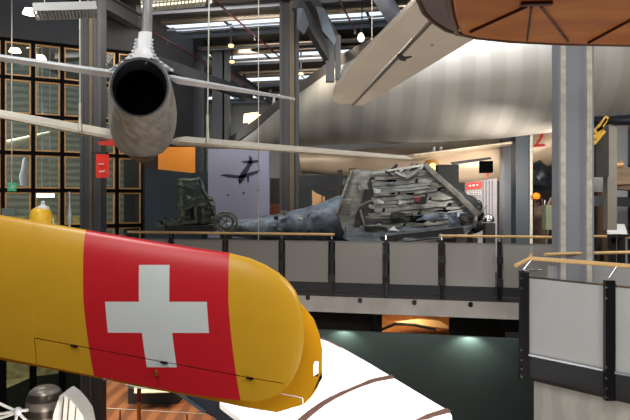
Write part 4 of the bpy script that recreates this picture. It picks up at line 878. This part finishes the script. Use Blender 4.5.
MB().bar(P(225, 430, 9.75), Vector((P(225, 0, 9.75).x, 9.75, ZL)), .2, .2).done('stand', DSTEEL, r)
r = thing('white_canopy', 'white curved glider piece just under the red band of the yellow wing', 'aircraft part', P(140, 388, 8.5))
MB().plate([P(x_, y_, 8.5) for x_, y_ in ((115, 378), (125, 385), (138, 389), (160, 391), (175, 388), (170, 376))], (0, .2, .05)).done('shell', WHT, r, bevel=.02)
MB().bar(P(150, 380, 8.65), P(150, 380, 8.65)+Vector((0, 0, 1.4)), .05, .05).done('hanger', DSTEEL, r)
r = thing('floor_barrier', 'low wire barrier along the wooden floor at lower left', 'barrier', P(150, 410, 16))
MB().tube([P(84, 407, 16.5), P(260, 417, 15.5)], .012, 6).done('wire', CABLE, r)
for x_ in (120, 187, 235):
    p = P(x_, 408+(x_-84)*.057, 16.2); MB().tube([p, Vector((p.x, 16.2, ZL))], .02, 8).done('post', DSTEEL, r)
box_thing('display_wall', 'dark display block behind the left column on the lower floor', 'partition', 83, 370, 101, 450, 15.6, mat('charcoal_wall', (0, 0, 0)), .4)
box_thing('wood_plinth', 'orange-brown wooden plinth beside the left column on the lower floor', 'plinth', 104, 376, 128, 392, 22, mat('pale_plinth', (0, 0, 0)), .6)

# glowing bulb
r = thing('pendant_lamp', 'small glowing warm pendant lamp left of the beige tailplane', 'lamp', P(361, 38, 14))
MB().lathe(P(361, 38, 14)-Vector((0, 0, .12)), [(.01, .03), (.06, .06), (.08, .12), (.06, .18), (.03, .23)], 16).done('bulb', mat('warm_bulb', (255, 232, 190), .5, emit=6), r, smooth=True)
MB().tube([P(361, 34, 14), P(362, 28, 14)+Vector((0, 0, .1)), Vector((P(362, 28, 14).x, 14, ZC))], .015, 6).done('cord', BLACK, r)
for (x_, y_, Y, l) in ((231, 46, 17, 'small warm spotlight between the first two roof lights'), (232, 62, 19, 'small bright spotlight at the second roof light'), (301, 74, 20, 'small warm spotlight right of the centre column')):
    r = thing('ceiling_spotlight', l, 'lamp', P(x_, y_, Y), 'small ceiling spotlights')
    MB().lathe(P(x_, y_, Y)-Vector((0, 0, .04)), [(.02, 0), (.08, .02), (.07, .08)], 12).done('lens', mat('warm_lens', (255, 205, 130), .5, emit=2.5), r)
    MB().tube([P(x_, y_, Y), Vector((P(x_, y_, Y).x, Y, ZC))], .03, 8).done('stem', DSTEEL, r)

# ---------------------------------------------------------------- light
W = bpy.data.worlds.new('world'); bpy.context.scene.world = W; W.use_nodes = True
W.node_tree.nodes['Background'].inputs[0].default_value = (.72, .86, 1, 1); W.node_tree.nodes['Background'].inputs[1].default_value = 2.0
def area(loc, aim, size, power, col=(1, .93, .82), sy=None):  # area lights without fixtures; several added only to brighten exhibits
    l = bpy.data.lights.new('unseen_area_light', 'AREA'); l.energy = power; l.color = col; l.size = size
    if sy: l.shape = 'RECTANGLE'; l.size_y = sy
    o = bpy.data.objects.new('unseen_area_light', l); C.objects.link(o); o.location = loc
    o.rotation_euler = (Vector(aim)-Vector(loc)).to_track_quat('-Z', 'Y').to_euler(); return o
def spot(loc, aim, power, ang=50, col=(1, .9, .75), rad=.05, blend=.6):
    l = bpy.data.lights.new('spot_light', 'SPOT'); l.energy = power; l.color = col; l.spot_size = math.radians(ang); l.spot_blend = blend; l.shadow_soft_size = rad
    o = bpy.data.objects.new('spot_light', l); C.objects.link(o); o.location = loc
    o.rotation_euler = (Vector(aim)-Vector(loc)).to_track_quat('-Z', 'Y').to_euler(); return o
area((-2.2, 1.6, 6.2), P(150, 290, 4), 1.6, 210, (1, .97, .92))                 # over the yellow wing
area((-5, 7, 6.2), (-5, 12.5, 2.5), 2, 240, (.95, .97, 1))
def strip(c, aim, along, ln, w_, power, col):
    o = area(c, aim, ln, power, col, w_); z = (Vector(c)-Vector(aim)).normalized(); x = Vector(along); x = (x-z*x.dot(z)).normalized(); y = z.cross(x)
    o.rotation_euler = Matrix((x, y, z)).transposed().to_euler(); return o
strip((2.5, 11.7, 5.85), (3.15, 12.5, 4.6), dirn, 3.6, .2, 150, (.95, .98, 1))
strip((4.6, 9.9, 6.4), (5.2, 10.8, 4.9), dirn, 1.2, .35, 25, (.95, .98, 1))                   # on the big fuselage
spot((.1, 14.3, 6.0), P(345, 95, 15.2), 420, 70, (1, .9, .72), .25, .6)
spot((.8, 4.6, 5.5), lw(340, 400), 1900, 40, (1, 1, 1), .15)
area((.8, 8.6, 6.2), (1.2, 11.6, .8), 1.5, 85, (1, .95, .88))
area((-3.5, 12.4, 6.2), (-3.5, 15, 0), 1.5, 130)
area((3.3, 11.3, 2.5), (4.0, 13.6, 1.6), .5, 40, (1, .93, .84))  # unseen light added under the hull to brighten what lies beyond
area((5.4, 6.2, 2.4), (5, 9.5, 1.3), .8, 70, (1, .93, .84))  # added out of view, brightens the right-hand exhibits
area((3.5, 13.85, 1.6), (3.3, 15.4, 2.7), .4, 45, (1, .92, .82))  # added light hidden behind the board, lifts the numbered hull
area((4.85, 11.5, 2.2), (5.5, 14.8, 2.2), .3, 60, (1, .9, .78))  # added light, hidden by the front column, for the red numerals
area((1.6, 3.4, -1.2), (1.8, 5.5, 3.2), 1.6, 45, (1, .93, .84))  # added uplight for the underside of the wooden wing
area((2.6, 2.6, 2.6), P(312, 370, 4.2), .8, 80, (1, .97, .92))
area((-2, 15, 5.0), (-2, 16, 7), 2.5, 60, (1, .92, .85))  # unseen uplight added to brighten the roof panels
area((-2.2, 5.5, -1.5), (-2.6, 8, 3), 1.4, 45, (1, .9, .8))
spot((-3.9, 14.6, 5.6), P(178, 165, 16), 120, 40, (1, .75, .4))
area((-4.6, 19, -.6), (-4.8, 20, -5), 2.5, 420, (1, .8, .6))
area((-8.6, 17.2, -1.0), (-8.9, 19.5, -5), 1.5, 170, (1, .98, .85))  # added light that brightens the olive ground behind the panes
area((-10, 18.5, 6.3), (-10, 21, -3), 3, 1500, (1, .98, .85))
area((3.2, 4.2, 4.8), R_(570, -.6), .8, 28, (1, .97, .93))
spot(pw(.45, -.42)+Vector((0, -.12, 0)), pw(.45, -3)+Vector((0, .05, 0)), 22, 140, (.85, 1, .85), .03)
spot(pw(2.35, -.42)+Vector((0, -.12, 0)), pw(2.35, -3)+Vector((0, .05, 0)), 36, 140, (.85, 1, .85), .03)
l_ = area(pw(1.3, -.4)+Vector((0, -.25, 0)), pw(1.3, -2), 3.4, 7, (.85, 1, .85), .05); l_.rotation_euler = (.25, 0, RZ)
area(Vector((1.9, 12.2, -.5)), P(415, 330, 12.9), .4, 12, (1, .75, .45))
area((-1.5, -2.5, 5.6), (0, 9, .5), 4, 260, (1, .95, .88))
area((-1, 19, 6.0), (-1, 26, 3), 3, 200, (1, .9, .8))
area((0, 9, -4.2), (0, 9, 5), 4, 60, (1, .85, .7))
